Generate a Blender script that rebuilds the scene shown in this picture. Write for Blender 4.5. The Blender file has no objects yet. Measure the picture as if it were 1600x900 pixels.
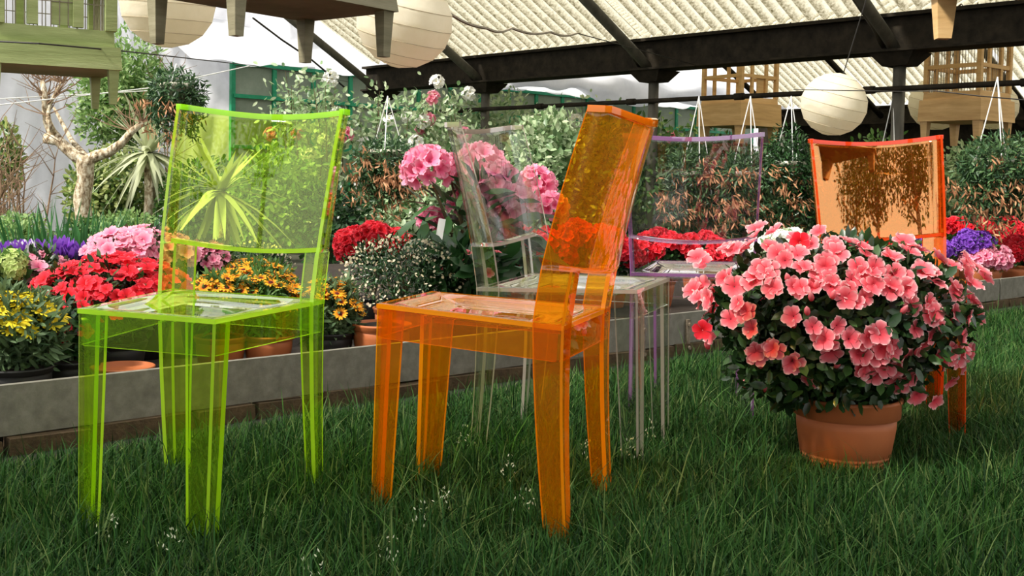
import bpy, math, random
import numpy as np
from mathutils import Vector, Matrix

# ------------------------------------------------------------------ camera
F, CY, HZ, ROLL, CAMH = 1750.0, 372.0, 285.0, 0.020, 0.722     # pixels of a 1600x900 frame
PITCH = (CY - HZ) / F
scn = bpy.context.scene
COL = scn.collection
cp, sp = math.cos(PITCH), math.sin(PITCH)
cr, sr = math.cos(ROLL), math.sin(ROLL)
FWD = Vector((0, cp, -sp)); UP0 = Vector((0, sp, cp)); R0 = Vector((1, 0, 0))
RIGHT = R0 * cr + UP0 * sr
UP = UP0 * cr - R0 * sr
cam = bpy.data.cameras.new('camera')
cam.sensor_width = 36.0
cam.lens = F / 1600.0 * 36.0
cam.shift_y = -(450.0 - CY) / 1600.0
cam.clip_start = 0.05; cam.clip_end = 400
camo = bpy.data.objects.new('camera', cam)
COL.objects.link(camo)
m = Matrix((RIGHT, UP, -FWD)).transposed().to_4x4()
m.translation = (0, 0, CAMH)
camo.matrix_world = m
scn.camera = camo

# ------------------------------------------------------------------ sky, sun, exposure
scn.view_settings.view_transform = 'Standard'
scn.view_settings.look = 'None'
scn.view_settings.gamma = 1.0
scn.view_settings.use_curve_mapping = False
scn.view_settings.exposure = 0.80
world = bpy.data.worlds.new('overcast_sky'); scn.world = world
world.use_nodes = True
wn = world.node_tree.nodes; wl = world.node_tree.links
bg = wn['Background']
bg.inputs[0].default_value = (1.0, 0.985, 0.955, 1)
bg.inputs[1].default_value = 0.95
sun = bpy.data.lights.new('sun', 'SUN'); sun.energy = 4.2; sun.angle = math.radians(8); sun.color = (1, 0.95, 0.86)
suno = bpy.data.objects.new('sun', sun); COL.objects.link(suno)
SUNDIR = Vector((-0.58, -0.38, 0.72)).normalized()
suno.rotation_euler = SUNDIR.to_track_quat('Z', 'Y').to_euler()
try:
    scn.cycles.transparent_max_bounces = 48
    scn.cycles.max_bounces = 10
    scn.cycles.caustics_reflective = False
    scn.cycles.caustics_refractive = False
except Exception:
    pass

# ------------------------------------------------------------------ pixel -> place helpers
def P(px, py, Y):
    X = px - 800.0; Yd = py - CY
    d = RIGHT * (X / F) - UP * (Yd / F) + FWD
    return Vector((0, 0, CAMH)) + d * (Y / d.y)
def G(px, py, z=0.0):
    d = RIGHT * ((px - 800.0) / F) - UP * ((py - CY) / F) + FWD
    return Vector((0, 0, CAMH)) + d * ((z - CAMH) / d.z)
O2 = Vector((-0.45, 3.64)); U2 = Vector((0.722, 0.692)); V2 = Vector((-0.692, 0.722))
def B(s, t, z=0.0):                       # place in the greenhouse grid
    q = O2 + U2 * s + V2 * t
    return Vector((q.x, q.y, z))
def DY(px, t):                            # depth where a pixel column crosses the grid line t
    d = RIGHT * ((px - 800.0) / F) + FWD; k = d.x / d.y
    o = O2 + V2 * t
    s = (k * o.y - o.x) / (U2.x - k * U2.y)
    return o.y + U2.y * s
ANG_U = math.atan2(U2.y, U2.x)

random.seed(11)
RNG = np.random.default_rng(7)

# ------------------------------------------------------------------ materials
MATS = {}
def new_mat(name):
    mt = bpy.data.materials.new(name); mt.use_nodes = True
    nt = mt.node_tree; nt.nodes.clear()
    out = nt.nodes.new('ShaderNodeOutputMaterial')
    MATS[name] = mt
    return mt, nt, out
def N(nt, kind, **kw):
    n = nt.nodes.new(kind)
    for k, v in kw.items(): setattr(n, k, v)
    return n
def rgb(c): return (c[0], c[1], c[2], 1)
def ramp(nt, stops, fac):
    r = N(nt, 'ShaderNodeValToRGB')
    el = r.color_ramp.elements
    while len(el) < len(stops): el.new(0.5)
    for e, (p_, c) in zip(el, stops): e.position = p_; e.color = rgb(c)
    nt.links.new(fac, r.inputs[0])
    return r.outputs[0]
def noise_fac(nt, scale, detail=4, rough=0.6, coord='Object', stretch=None):
    tc = N(nt, 'ShaderNodeTexCoord')
    src = tc.outputs[coord]
    if stretch:
        mp = N(nt, 'ShaderNodeMapping'); mp.inputs['Scale'].default_value = stretch
        nt.links.new(src, mp.inputs[0]); src = mp.outputs[0]
    n = N(nt, 'ShaderNodeTexNoise'); n.inputs['Scale'].default_value = scale
    n.inputs['Detail'].default_value = detail; n.inputs['Roughness'].default_value = rough
    nt.links.new(src, n.inputs['Vector'])
    return n.outputs['Fac']
def surf_mat(name, stops, scale=8, rough=0.7, bump=0.0, bscale=40, stretch=None, metal=0.0, spec=0.3, transl=0.0, detail=5):
    mt, nt, out = new_mat(name)
    p = N(nt, 'ShaderNodeBsdfPrincipled')
    p.inputs['Roughness'].default_value = rough
    p.inputs['Metallic'].default_value = metal
    p.inputs['Specular IOR Level'].default_value = spec
    c = ramp(nt, stops, noise_fac(nt, scale, detail, 0.65, stretch=stretch))
    nt.links.new(c, p.inputs['Base Color'])
    if bump:
        b = N(nt, 'ShaderNodeBump'); b.inputs['Strength'].default_value = bump; b.inputs['Distance'].default_value = 0.01
        nt.links.new(noise_fac(nt, bscale, 6, 0.7, stretch=stretch), b.inputs['Height'])
        nt.links.new(b.outputs[0], p.inputs['Normal'])
    sh = p.outputs[0]
    if transl:
        t = N(nt, 'ShaderNodeBsdfTranslucent'); nt.links.new(c, t.inputs[0])
        mx = N(nt, 'ShaderNodeMixShader'); mx.inputs[0].default_value = transl
        nt.links.new(sh, mx.inputs[1]); nt.links.new(t.outputs[0], mx.inputs[2]); sh = mx.outputs[0]
    nt.links.new(sh, out.inputs[0])
    return mt
def leaf_mat(name, cols, rough=0.45, transl=0.3, spec=0.4):
    mt, nt, out = new_mat(name)
    g = N(nt, 'ShaderNodeNewGeometry')
    st = [(i / max(1, len(cols) - 1), c) for i, c in enumerate(cols)]
    c = ramp(nt, st, g.outputs['Random Per Island'])
    p = N(nt, 'ShaderNodeBsdfPrincipled'); p.inputs['Roughness'].default_value = rough
    p.inputs['Specular IOR Level'].default_value = spec
    nt.links.new(c, p.inputs['Base Color'])
    t = N(nt, 'ShaderNodeBsdfTranslucent'); nt.links.new(c, t.inputs[0])
    mx = N(nt, 'ShaderNodeMixShader'); mx.inputs[0].default_value = transl
    nt.links.new(p.outputs[0], mx.inputs[1]); nt.links.new(t.outputs[0], mx.inputs[2])
    nt.links.new(mx.outputs[0], out.inputs[0])
    return mt
def petal_mat(name, stops, vary=0.10, transl=0.35):
    # petal colour runs from throat to rim (attribute 'r'), each flower a little different
    mt, nt, out = new_mat(name)
    a = N(nt, 'ShaderNodeAttribute', attribute_name='r')
    c = ramp(nt, stops, a.outputs['Fac'])
    oi = N(nt, 'ShaderNodeObjectInfo')
    hs = N(nt, 'ShaderNodeHueSaturation')
    mr = N(nt, 'ShaderNodeMapRange'); mr.inputs[3].default_value = 1 - vary * 2; mr.inputs[4].default_value = 1 + vary
    nt.links.new(oi.outputs['Random'], mr.inputs[0]); nt.links.new(mr.outputs[0], hs.inputs['Value'])
    nt.links.new(c, hs.inputs['Color'])
    p = N(nt, 'ShaderNodeBsdfPrincipled'); p.inputs['Roughness'].default_value = 0.6
    p.inputs['Specular IOR Level'].default_value = 0.15
    nt.links.new(hs.outputs[0], p.inputs['Base Color'])
    t = N(nt, 'ShaderNodeBsdfTranslucent'); nt.links.new(hs.outputs[0], t.inputs[0])
    mx = N(nt, 'ShaderNodeMixShader'); mx.inputs[0].default_value = transl
    nt.links.new(p.outputs[0], mx.inputs[1]); nt.links.new(t.outputs[0], mx.inputs[2])
    nt.links.new(mx.outputs[0], out.inputs[0])
    return mt
def plastic_mat(name, tint, body, bodyfac, gloss=1.0, rough=0.015, gcol=(1, 1, 1)):
    # clear moulded plastic: tinted see-through, a little dye scatter, mirror-like skin
    mt, nt, out = new_mat(name)
    tr = N(nt, 'ShaderNodeBsdfTransparent'); tr.inputs[0].default_value = rgb(tint)
    di = N(nt, 'ShaderNodeBsdfDiffuse'); di.inputs[0].default_value = rgb(body)
    tl = N(nt, 'ShaderNodeBsdfTranslucent'); tl.inputs[0].default_value = rgb(body)
    m0 = N(nt, 'ShaderNodeMixShader'); m0.inputs[0].default_value = 0.5
    nt.links.new(di.outputs[0], m0.inputs[1]); nt.links.new(tl.outputs[0], m0.inputs[2])
    m1 = N(nt, 'ShaderNodeMixShader'); m1.inputs[0].default_value = bodyfac
    nt.links.new(tr.outputs[0], m1.inputs[1]); nt.links.new(m0.outputs[0], m1.inputs[2])
    gl = N(nt, 'ShaderNodeBsdfGlossy'); gl.inputs['Roughness'].default_value = rough
    gl.inputs['Color'].default_value = rgb(gcol)
    gm = N(nt, 'ShaderNodeNewGeometry'); dt = N(nt, 'ShaderNodeVectorMath', operation='DOT_PRODUCT')
    nt.links.new(gm.outputs['Normal'], dt.inputs[0]); nt.links.new(gm.outputs['Incoming'], dt.inputs[1])
    ab = N(nt, 'ShaderNodeMath', operation='ABSOLUTE'); nt.links.new(dt.outputs['Value'], ab.inputs[0])
    om = N(nt, 'ShaderNodeMath', operation='SUBTRACT'); om.inputs[0].default_value = 1.0; nt.links.new(ab.outputs[0], om.inputs[1])
    pw = N(nt, 'ShaderNodeMath', operation='POWER'); pw.inputs[1].default_value = 5.0; nt.links.new(om.outputs[0], pw.inputs[0])
    mv = N(nt, 'ShaderNodeMath', operation='MULTIPLY_ADD'); mv.inputs[1].default_value = 0.95; mv.inputs[2].default_value = 0.05 * gloss; mv.use_clamp = True
    nt.links.new(pw.outputs[0], mv.inputs[0])
    m2 = N(nt, 'ShaderNodeMixShader')
    nt.links.new(mv.outputs[0], m2.inputs[0]); nt.links.new(m1.outputs[0], m2.inputs[1]); nt.links.new(gl.outputs[0], m2.inputs[2])
    nt.links.new(m2.outputs[0], out.inputs[0])
    return mt

surf_mat('soil', [(0.25, (0.008, 0.006, 0.004)), (0.7, (0.032, 0.022, 0.015))], 12, 0.95, 0.6, 60)
surf_mat('turf_soil', [(0.3, (0.006, 0.009, 0.004)), (0.7, (0.02, 0.022, 0.010))], 14, 0.95, 0.5, 60)
surf_mat('gravel_ground', [(0.3, (0.020, 0.026, 0.012)), (0.7, (0.07, 0.065, 0.045))], 5, 0.95, 0.4, 50)
surf_mat('cement_board', [(0.25, (0.115, 0.108, 0.085)), (0.5, (0.165, 0.156, 0.125)), (0.8, (0.245, 0.232, 0.19))], 22, 0.75, 0.15, 80)
surf_mat('brick', [(0.2, (0.035, 0.022, 0.012)), (0.6, (0.10, 0.066, 0.033)), (0.9, (0.19, 0.14, 0.075))], 30, 0.95, 0.7, 90)
surf_mat('rust', [(0.3, (0.10, 0.07, 0.045)), (0.7, (0.30, 0.25, 0.18))], 60, 0.8, 0.3, 120)
surf_mat('iron', [(0.3, (0.010, 0.0085, 0.006)), (0.7, (0.034, 0.027, 0.018))], 9, 0.8, 0.2, 50, spec=0.1)
surf_mat('post_paint', [(0.3, (0.05, 0.047, 0.036)), (0.7, (0.12, 0.11, 0.085))], 9, 0.6, 0.2, 50, stretch=(1, 1, 0.3))
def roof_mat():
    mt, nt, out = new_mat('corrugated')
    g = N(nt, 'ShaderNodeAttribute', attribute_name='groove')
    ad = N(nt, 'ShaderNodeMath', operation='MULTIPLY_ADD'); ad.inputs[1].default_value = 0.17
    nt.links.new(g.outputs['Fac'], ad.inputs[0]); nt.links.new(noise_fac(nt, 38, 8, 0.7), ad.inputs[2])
    c = ramp(nt, [(0.22, (0.13, 0.11, 0.05)), (0.38, (0.44, 0.40, 0.28)), (0.55, (0.74, 0.70, 0.55)), (0.75, (0.86, 0.84, 0.72))], ad.outputs[0])     # lichen and dirt stipple; shading of the grooves painted into the colour
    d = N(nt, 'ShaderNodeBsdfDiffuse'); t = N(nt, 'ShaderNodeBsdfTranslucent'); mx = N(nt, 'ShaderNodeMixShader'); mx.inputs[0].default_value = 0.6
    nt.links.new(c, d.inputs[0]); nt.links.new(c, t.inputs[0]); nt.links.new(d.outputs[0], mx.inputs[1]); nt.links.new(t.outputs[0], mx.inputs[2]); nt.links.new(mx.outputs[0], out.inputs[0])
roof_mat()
surf_mat('white_tarp', [(0.3, (0.66, 0.67, 0.71)), (0.7, (0.84, 0.85, 0.87))], 1.5, 0.55, 0.25, 6, transl=0.4)
surf_mat('grey_plastic', [(0.25, (0.62, 0.62, 0.66)), (0.75, (0.90, 0.90, 0.93))], 1.6, 0.3, 0.5, 4, transl=0.3, spec=0.5)
surf_mat('green_paint', [(0.3, (0.012, 0.20, 0.09)), (0.7, (0.03, 0.33, 0.17))], 12, 0.45)
surf_mat('frosted_pane', [(0.3, (0.27, 0.33, 0.25)), (0.7, (0.45, 0.50, 0.41))], 2.5, 0.35, 0.1, 20, transl=0.45)
surf_mat('green_wood', [(0.25, (0.20, 0.25, 0.08)), (0.55, (0.36, 0.42, 0.17)), (0.85, (0.52, 0.57, 0.30))], 5, 0.65, 0.25, 14, stretch=(0.35, 0.35, 3.0))
surf_mat('aged_wood', [(0.25, (0.10, 0.09, 0.05)), (0.55, (0.22, 0.20, 0.125)), (0.85, (0.33, 0.31, 0.21))], 6, 0.7, 0.25, 14, stretch=(0.35, 0.35, 3.0))
surf_mat('honey_wood', [(0.25, (0.46, 0.27, 0.10)), (0.55, (0.64, 0.41, 0.18)), (0.85, (0.78, 0.56, 0.29))], 6, 0.55, 0.2, 14, stretch=(0.35, 0.35, 3.0))
surf_mat('paper', [(0.3, (0.80, 0.74, 0.58)), (0.7, (0.87, 0.82, 0.68))], 9, 0.8, 0.2, 30, transl=0.45)
surf_mat('paper_rib', [(0.3, (0.38, 0.31, 0.20)), (0.7, (0.46, 0.39, 0.27))], 9, 0.8)
surf_mat('terracotta', [(0.3, (0.34, 0.095, 0.030)), (0.7, (0.42, 0.13, 0.045))], 3, 0.55, 0.03, 30)
surf_mat('black_pot', [(0.3, (0.010, 0.010, 0.010)), (0.7, (0.022, 0.021, 0.02))], 6, 0.5)
surf_mat('cream_pot', [(0.3, (0.60, 0.57, 0.44)), (0.7, (0.72, 0.69, 0.56))], 6, 0.5)
surf_mat('white_plastic', [(0.3, (0.78, 0.78, 0.75)), (0.7, (0.85, 0.85, 0.82))], 6, 0.5)
surf_mat('cable_black', [(0.3, (0.012, 0.011, 0.01)), (0.7, (0.03, 0.027, 0.024))], 30, 0.6)
surf_mat('cable_grey', [(0.3, (0.20, 0.17, 0.12)), (0.7, (0.34, 0.30, 0.22))], 30, 0.6)
surf_mat('bark', [(0.36, (0.10, 0.065, 0.035)), (0.47, (0.38, 0.29, 0.18)), (0.60, (0.72, 0.65, 0.50))], 26, 0.9, 1.0, 40, stretch=(1, 1, 0.6))
surf_mat('twig', [(0.3, (0.13, 0.075, 0.045)), (0.7, (0.30, 0.20, 0.12))], 14, 0.9)
surf_mat('stem', [(0.3, (0.06, 0.05, 0.025)), (0.7, (0.14, 0.11, 0.05))], 14, 0.9)

leaf_mat('grass_blade', [(0.004, 0.016, 0.004), (0.012, 0.046, 0.009), (0.023, 0.078, 0.014), (0.050, 0.125, 0.024), (0.011, 0.053, 0.010), (0.15, 0.21, 0.065)], 0.55, 0.25, 0.12)
leaf_mat('azalea_leaf', [(0.008, 0.022, 0.008), (0.02, 0.055, 0.014), (0.045, 0.10, 0.025), (0.02, 0.05, 0.012)], 0.32, 0.15, 0.5)
leaf_mat('dark_leaf', [(0.008, 0.028, 0.008), (0.02, 0.07, 0.018), (0.035, 0.10, 0.025)], 0.35, 0.2, 0.5)
leaf_mat('mid_leaf', [(0.03, 0.085, 0.018), (0.07, 0.17, 0.035), (0.13, 0.25, 0.06), (0.05, 0.13, 0.03)], 0.45, 0.35, 0.4)
leaf_mat('light_leaf', [(0.12, 0.24, 0.06), (0.22, 0.36, 0.10), (0.34, 0.46, 0.18), (0.10, 0.22, 0.06)], 0.45, 0.4, 0.4)
leaf_mat('pale_leaf', [(0.15, 0.28, 0.11), (0.33, 0.46, 0.24), (0.56, 0.64, 0.42), (0.07, 0.17, 0.06)], 0.4, 0.4, 0.5)
leaf_mat('variegated_leaf', [(0.10, 0.20, 0.04), (0.36, 0.42, 0.12), (0.05, 0.13, 0.03), (0.45, 0.48, 0.2)], 0.4, 0.35, 0.5)
leaf_mat('grey_leaf', [(0.05, 0.10, 0.045), (0.12, 0.18, 0.09), (0.08, 0.14, 0.05)], 0.6, 0.25, 0.2)
leaf_mat('strap_leaf', [(0.20, 0.30, 0.10), (0.42, 0.48, 0.26), (0.55, 0.58, 0.38), (0.16, 0.26, 0.07)], 0.4, 0.3, 0.5)
leaf_mat('iris_leaf', [(0.03, 0.12, 0.03), (0.06, 0.20, 0.06), (0.03, 0.10, 0.03)], 0.4, 0.3, 0.5)
leaf_mat('ivy_leaf', [(0.015, 0.045, 0.02), (0.04, 0.10, 0.035), (0.09, 0.17, 0.06), (0.025, 0.07, 0.025)], 0.45, 0.25, 0.4)
leaf_mat('seed_tassel', [(0.30, 0.13, 0.06), (0.48, 0.24, 0.12), (0.55, 0.30, 0.16)], 0.6, 0.2, 0.2)
leaf_mat('button_flower', [(0.78, 0.66, 0.40), (0.84, 0.76, 0.56), (0.76, 0.60, 0.44)], 0.6, 0.3, 0.2)
leaf_mat('rose_white', [(0.85, 0.80, 0.76), (0.88, 0.78, 0.76), (0.80, 0.45, 0.48)], 0.6, 0.3, 0.2)
leaf_mat('grass_seed', [(0.45, 0.50, 0.32), (0.62, 0.64, 0.48)], 0.6, 0.3, 0.2)
petal_mat('petal_coral', [(0.0, (0.62, 0.03, 0.06)), (0.35, (0.84, 0.09, 0.12)), (0.76, (0.90, 0.21, 0.25)), (0.93, (0.95, 0.42, 0.43)), (1.0, (0.98, 0.74, 0.71))])
petal_mat('petal_red', [(0.0, (0.40, 0.003, 0.006)), (0.4, (0.72, 0.010, 0.02)), (0.85, (0.82, 0.03, 0.055)), (1.0, (0.88, 0.12, 0.15))], vary=.16)
petal_mat('petal_pink', [(0.0, (0.62, 0.06, 0.16)), (0.4, (0.82, 0.20, 0.33)), (1.0, (0.90, 0.45, 0.55))])
petal_mat('petal_rhodo', [(0.0, (0.65, 0.05, 0.18)), (0.4, (0.83, 0.19, 0.34)), (1.0, (0.90, 0.42, 0.54))])
petal_mat('petal_yellow', [(0.0, (0.55, 0.32, 0.01)), (0.22, (0.88, 0.62, 0.01)), (1.0, (0.95, 0.82, 0.06))])
petal_mat('petal_orange', [(0.0, (0.10, 0.02, 0.02)), (0.26, (0.30, 0.03, 0.02)), (0.4, (0.85, 0.28, 0.02)), (0.8, (0.93, 0.48, 0.03)), (1.0, (0.92, 0.40, 0.05))])
petal_mat('petal_violet', [(0.0, (0.12, 0.02, 0.25)), (0.5, (0.17, 0.04, 0.40)), (1.0, (0.27, 0.10, 0.55))])
petal_mat('petal_lime', [(0.0, (0.35, 0.50, 0.10)), (1.0, (0.62, 0.74, 0.28))])
petal_mat('petal_white', [(0.0, (0.70, 0.60, 0.20)), (0.3, (0.86, 0.85, 0.80)), (1.0, (0.90, 0.90, 0.88))])

plastic_mat('lime_plate', (0.90, 0.99, 0.45), (0.62, 0.95, 0.06), 0.042, 0.9)
plastic_mat('lime_edge', (0.55, 0.97, 0.10), (0.66, 1.0, 0.06), 0.62, 0.8)
plastic_mat('orange_plate', (1.0, 0.75, 0.11), (1.0, 0.36, 0.006), 0.15, 0.9)
plastic_mat('orange_edge', (1.0, 0.42, 0.02), (1.0, 0.37, 0.008), 0.85, 0.8)
plastic_mat('clear_plate', (0.93, 0.945, 0.91), (0.8, 0.8, 0.75), 0.006, 1.2)
plastic_mat('clear_edge', (0.50, 0.46, 0.40), (0.80, 0.68, 0.58), 0.50, 4.0)
plastic_mat('violet_plate', (0.92, 0.90, 0.92), (0.6, 0.5, 0.7), 0.006, 1.3)
plastic_mat('violet_edge', (0.50, 0.26, 0.56), (0.50, 0.20, 0.52), 0.50, 3.0)
plastic_mat('red_plate', (1.0, 0.56, 0.22), (1.0, 0.20, 0.03), 0.05, 7.0, gcol=(1.0, 0.60, 0.26))
plastic_mat('red_edge', (1.0, 0.20, 0.04), (1.0, 0.10, 0.015), 0.75, 1.0)

# ------------------------------------------------------------------ mesh helpers
class MB:
    def __init__(s): s.v = []; s.f = []; s.m = []
    def add(s, verts, faces, mi=0):
        o = len(s.v); s.v.extend([tuple(q) for q in verts])
        for fc in faces: s.f.append(tuple(i + o for i in fc)); s.m.append(mi)
        return s
    def box(s, c, size, mi=0, rz=0.0, taper=1.0, taper_bottom=1.0):
        hx, hy, hz = size[0] / 2, size[1] / 2, size[2] / 2
        ca, sa = math.cos(rz), math.sin(rz); vs = []
        for z, k in ((-hz, taper_bottom), (hz, taper)):
            for x, y in ((-hx, -hy), (hx, -hy), (hx, hy), (-hx, hy)):
                x *= k; y *= k
                vs.append((c[0] + x * ca - y * sa, c[1] + x * sa + y * ca, c[2] + z))
        return s.add(vs, [(3, 2, 1, 0), (4, 5, 6, 7), (0, 1, 5, 4), (1, 2, 6, 5), (2, 3, 7, 6), (3, 0, 4, 7)], mi)
    def beam(s, a, b, w, h, mi=0, upv=Vector((0, 0, 1))):
        a = Vector(a); b = Vector(b); d = (b - a).normalized()
        x = d.cross(upv)
        if x.length < 1e-4: x = Vector((1, 0, 0))
        x.normalize(); y = x.cross(d).normalized()
        vs = []
        for q in (a, b):
            for i, j in ((-1, -1), (1, -1), (1, 1), (-1, 1)): vs.append(q + x * (i * w / 2) + y * (j * h / 2))
        return s.add(vs, [(3, 2, 1, 0), (4, 5, 6, 7), (0, 1, 5, 4), (1, 2, 6, 5), (2, 3, 7, 6), (3, 0, 4, 7)], mi)
    def tube(s, pts, radii, n=8, mi=0, cap=True):
        pts = [Vector(q) for q in pts]
        if not hasattr(radii, '__len__'): radii = [radii] * len(pts)
        rings = []; ref = None
        for i, q in enumerate(pts):
            d = (pts[min(i + 1, len(pts) - 1)] - pts[max(i - 1, 0)])
            d = d.normalized() if d.length > 1e-9 else Vector((0, 0, 1))
            if ref is None: ref = d.orthogonal().normalized()
            x = (ref - d * ref.dot(d))
            x = x.normalized() if x.length > 1e-6 else d.orthogonal().normalized()
            y = d.cross(x); ref = x
            rings.append([q + (x * math.cos(2 * math.pi * k / n) + y * math.sin(2 * math.pi * k / n)) * radii[i] for k in range(n)])
        vs = [w for r in rings for w in r]; fs = []
        for i in range(len(pts) - 1):
            for k in range(n): fs.append((i * n + k, i * n + (k + 1) % n, (i + 1) * n + (k + 1) % n, (i + 1) * n + k))
        if cap: fs.append(tuple(range(n - 1, -1, -1))); fs.append(tuple((len(pts) - 1) * n + k for k in range(n)))
        return s.add(vs, fs, mi)
    def lathe(s, prof, n=32, c=(0, 0, 0), mi=0):
        vs = []; fs = []
        for r, z in prof:
            for k in range(n):
                a = 2 * math.pi * k / n; vs.append((c[0] + r * math.cos(a), c[1] + r * math.sin(a), c[2] + z))
        for i in range(len(prof) - 1):
            for k in range(n): fs.append((i * n + k, i * n + (k + 1) % n, (i + 1) * n + (k + 1) % n, (i + 1) * n + k))
        return s.add(vs, fs, mi)
    def mesh(s, name, mats, smooth=False):
        me = bpy.data.meshes.new(name)
        me.from_pydata(s.v, [], s.f)
        for k in ([mats] if isinstance(mats, str) else mats): me.materials.append(MATS[k])
        me.polygons.foreach_set('material_index', s.m)
        if smooth: me.polygons.foreach_set('use_smooth', [True] * len(s.f))
        me.update()
        return me
def link(name, me, parent=None, loc=None, kind=None, label=None, cat=None, group=None):
    o = bpy.data.objects.new(name, me); COL.objects.link(o)
    if loc is not None: o.location = loc
    if parent is not None: o.parent = parent
    if kind: o['kind'] = kind
    if label: o['label'] = label
    if cat: o['category'] = cat
    if group: o['group'] = group
    return o
def thing(name, label, cat, loc=(0, 0, 0), rz=0.0, group=None, kind=None):
    o = link(name, None, None, loc, kind, label, cat, group)
    o.rotation_euler = (0, 0, rz); o.empty_display_size = 0.1
    return o
def np_mesh(name, verts, faces, mat, smooth=False):
    """verts (n,3), faces (m,k) numpy"""
    me = bpy.data.meshes.new(name)
    nv, (nf, k) = len(verts), faces.shape
    me.vertices.add(nv); me.vertices.foreach_set('co', verts.astype(np.float32).ravel())
    me.loops.add(nf * k); me.loops.foreach_set('vertex_index', faces.astype(np.int32).ravel())
    me.polygons.add(nf)
    me.polygons.foreach_set('loop_start', np.arange(0, nf * k, k, dtype=np.int32))
    me.polygons.foreach_set('loop_total', np.full(nf, k, dtype=np.int32))
    if smooth: me.polygons.foreach_set('use_smooth', np.ones(nf, dtype=bool))
    me.materials.append(MATS[mat]); me.update(calc_edges=True); me.validate()
    return me
def nrm(a): return a / np.maximum(np.linalg.norm(a, axis=1, keepdims=True), 1e-9)
def leaves_mesh(name, pos, dirs, normals, L, W, mat, fold=0.18, droop=0.12, base=0.42):
    """n leaves, each 5 points and 4 triangles with a folded midrib"""
    n = len(pos); dirs = nrm(dirs); side = nrm(np.cross(dirs, normals)); nn = nrm(np.cross(side, dirs))
    L = np.broadcast_to(np.asarray(L, float).reshape(-1, 1), (n, 1)); W = np.broadcast_to(np.asarray(W, float).reshape(-1, 1), (n, 1))
    b = pos; mid = pos + dirs * L * base - nn * W * fold
    l1 = pos + dirs * L * (base * .62) + side * W * 0.42; r1 = pos + dirs * L * (base * .62) - side * W * 0.42
    l2 = pos + dirs * L * (base + (1 - base) * .42) + side * W * 0.43 - nn * L * droop * .4; r2 = pos + dirs * L * (base + (1 - base) * .42) - side * W * 0.43 - nn * L * droop * .4
    tip = pos + dirs * L - nn * L * droop
    v = np.stack([b, l1, l2, tip, r2, r1, mid], 1).reshape(-1, 3)
    f = np.array([[0, 6, 1], [1, 6, 2], [2, 6, 3], [3, 6, 4], [4, 6, 5], [5, 6, 0]])
    f = (f[None] + (np.arange(n) * 7)[:, None, None]).reshape(-1, 3)
    return np_mesh(name, v, f, mat)
def rand_unit(n): return nrm(RNG.normal(size=(n, 3)))
def cloud(n, rad, shell=0.55, lump=0.18, k=9):
    """points and outward normals in a lumpy ellipsoid"""
    d = rand_unit(n)
    c = rand_unit(k); amp = RNG.uniform(-1, 1, k)
    bump = 1 + lump * np.sum(amp[None] * np.exp(-(1 - d @ c.T) * 4.0), 1)[:, None]
    r = RNG.uniform(shell ** 2, 1, (n, 1)) ** 0.5
    return d * r * bump * np.array(rad)[None], nrm(d / np.array(rad)[None]), bump
def foliage(name, parent, n, rad, L, W, mat, center=(0, 0, 0), shell=0.5, up=0.3, jitter=0.8, lump=0.18, squash_bottom=None):
    p, nr, _ = cloud(n, rad, shell, lump)
    if squash_bottom is not None: p[:, 2] = np.where(p[:, 2] < 0, p[:, 2] * squash_bottom, p[:, 2])
    dr = nr * 0.6 + RNG.normal(size=(n, 3)) * jitter + np.array([0, 0, up])
    nl = nr + RNG.normal(size=(n, 3)) * 0.5 + np.array([0, 0, 0.6])
    s = RNG.uniform(0.65, 1.25, n)
    me = leaves_mesh(name, p + np.array(center), dr, nl, L * s, W * s, mat)
    return link(name, me, parent, kind='stuff')

# ------------------------------------------------------------------ flower meshes (shared by their copies)
def set_r(me, vals):
    a = me.attributes.new('r', 'FLOAT', 'POINT'); a.data.foreach_set('value', np.asarray(vals, np.float32))
def blossom_mesh(name, mat, seed, petals=5, cup=0.55, ruffle=0.12, wide=1.0):
    rr = random.Random(seed); v = []; f = []; rv = []
    for p_ in range(petals):
        a0 = 2 * math.pi * p_ / petals + rr.uniform(-.08, .08); tilt = rr.uniform(-.1, .15); o = len(v)
        rows = (0.05, 0.34, 0.66, 0.90, 1.03); wid = (0.07, 0.22, 0.44, 0.36, 0.10)
        for i, (r, w) in enumerate(zip(rows, wid)):
            for j in (-1, 0, 1):
                t = w * wide * j
                z = cup * r ** 0.75 - 0.20 * r ** 4 * (1 - tilt * 3) - 0.13 * (1 - abs(j)) * r + rr.uniform(-ruffle, ruffle) * r * (1 if i > 1 else 0)
                x = r * (1 - 0.06 * abs(j)); y = t
                v.append((x * math.cos(a0) - y * math.sin(a0), x * math.sin(a0) + y * math.cos(a0), z)); rv.append(min(1, r * .92 + .42 * abs(j) * r * r))
        for i in range(4):
            for j in range(2):
                a = o + i * 3 + j; f.append((a, a + 3, a + 4, a + 1))
    me = bpy.data.meshes.new(name); me.from_pydata(v, [], f); me.materials.append(MATS[mat])
    me.polygons.foreach_set('use_smooth', [True] * len(f)); set_r(me, rv); me.update(); return me
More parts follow.
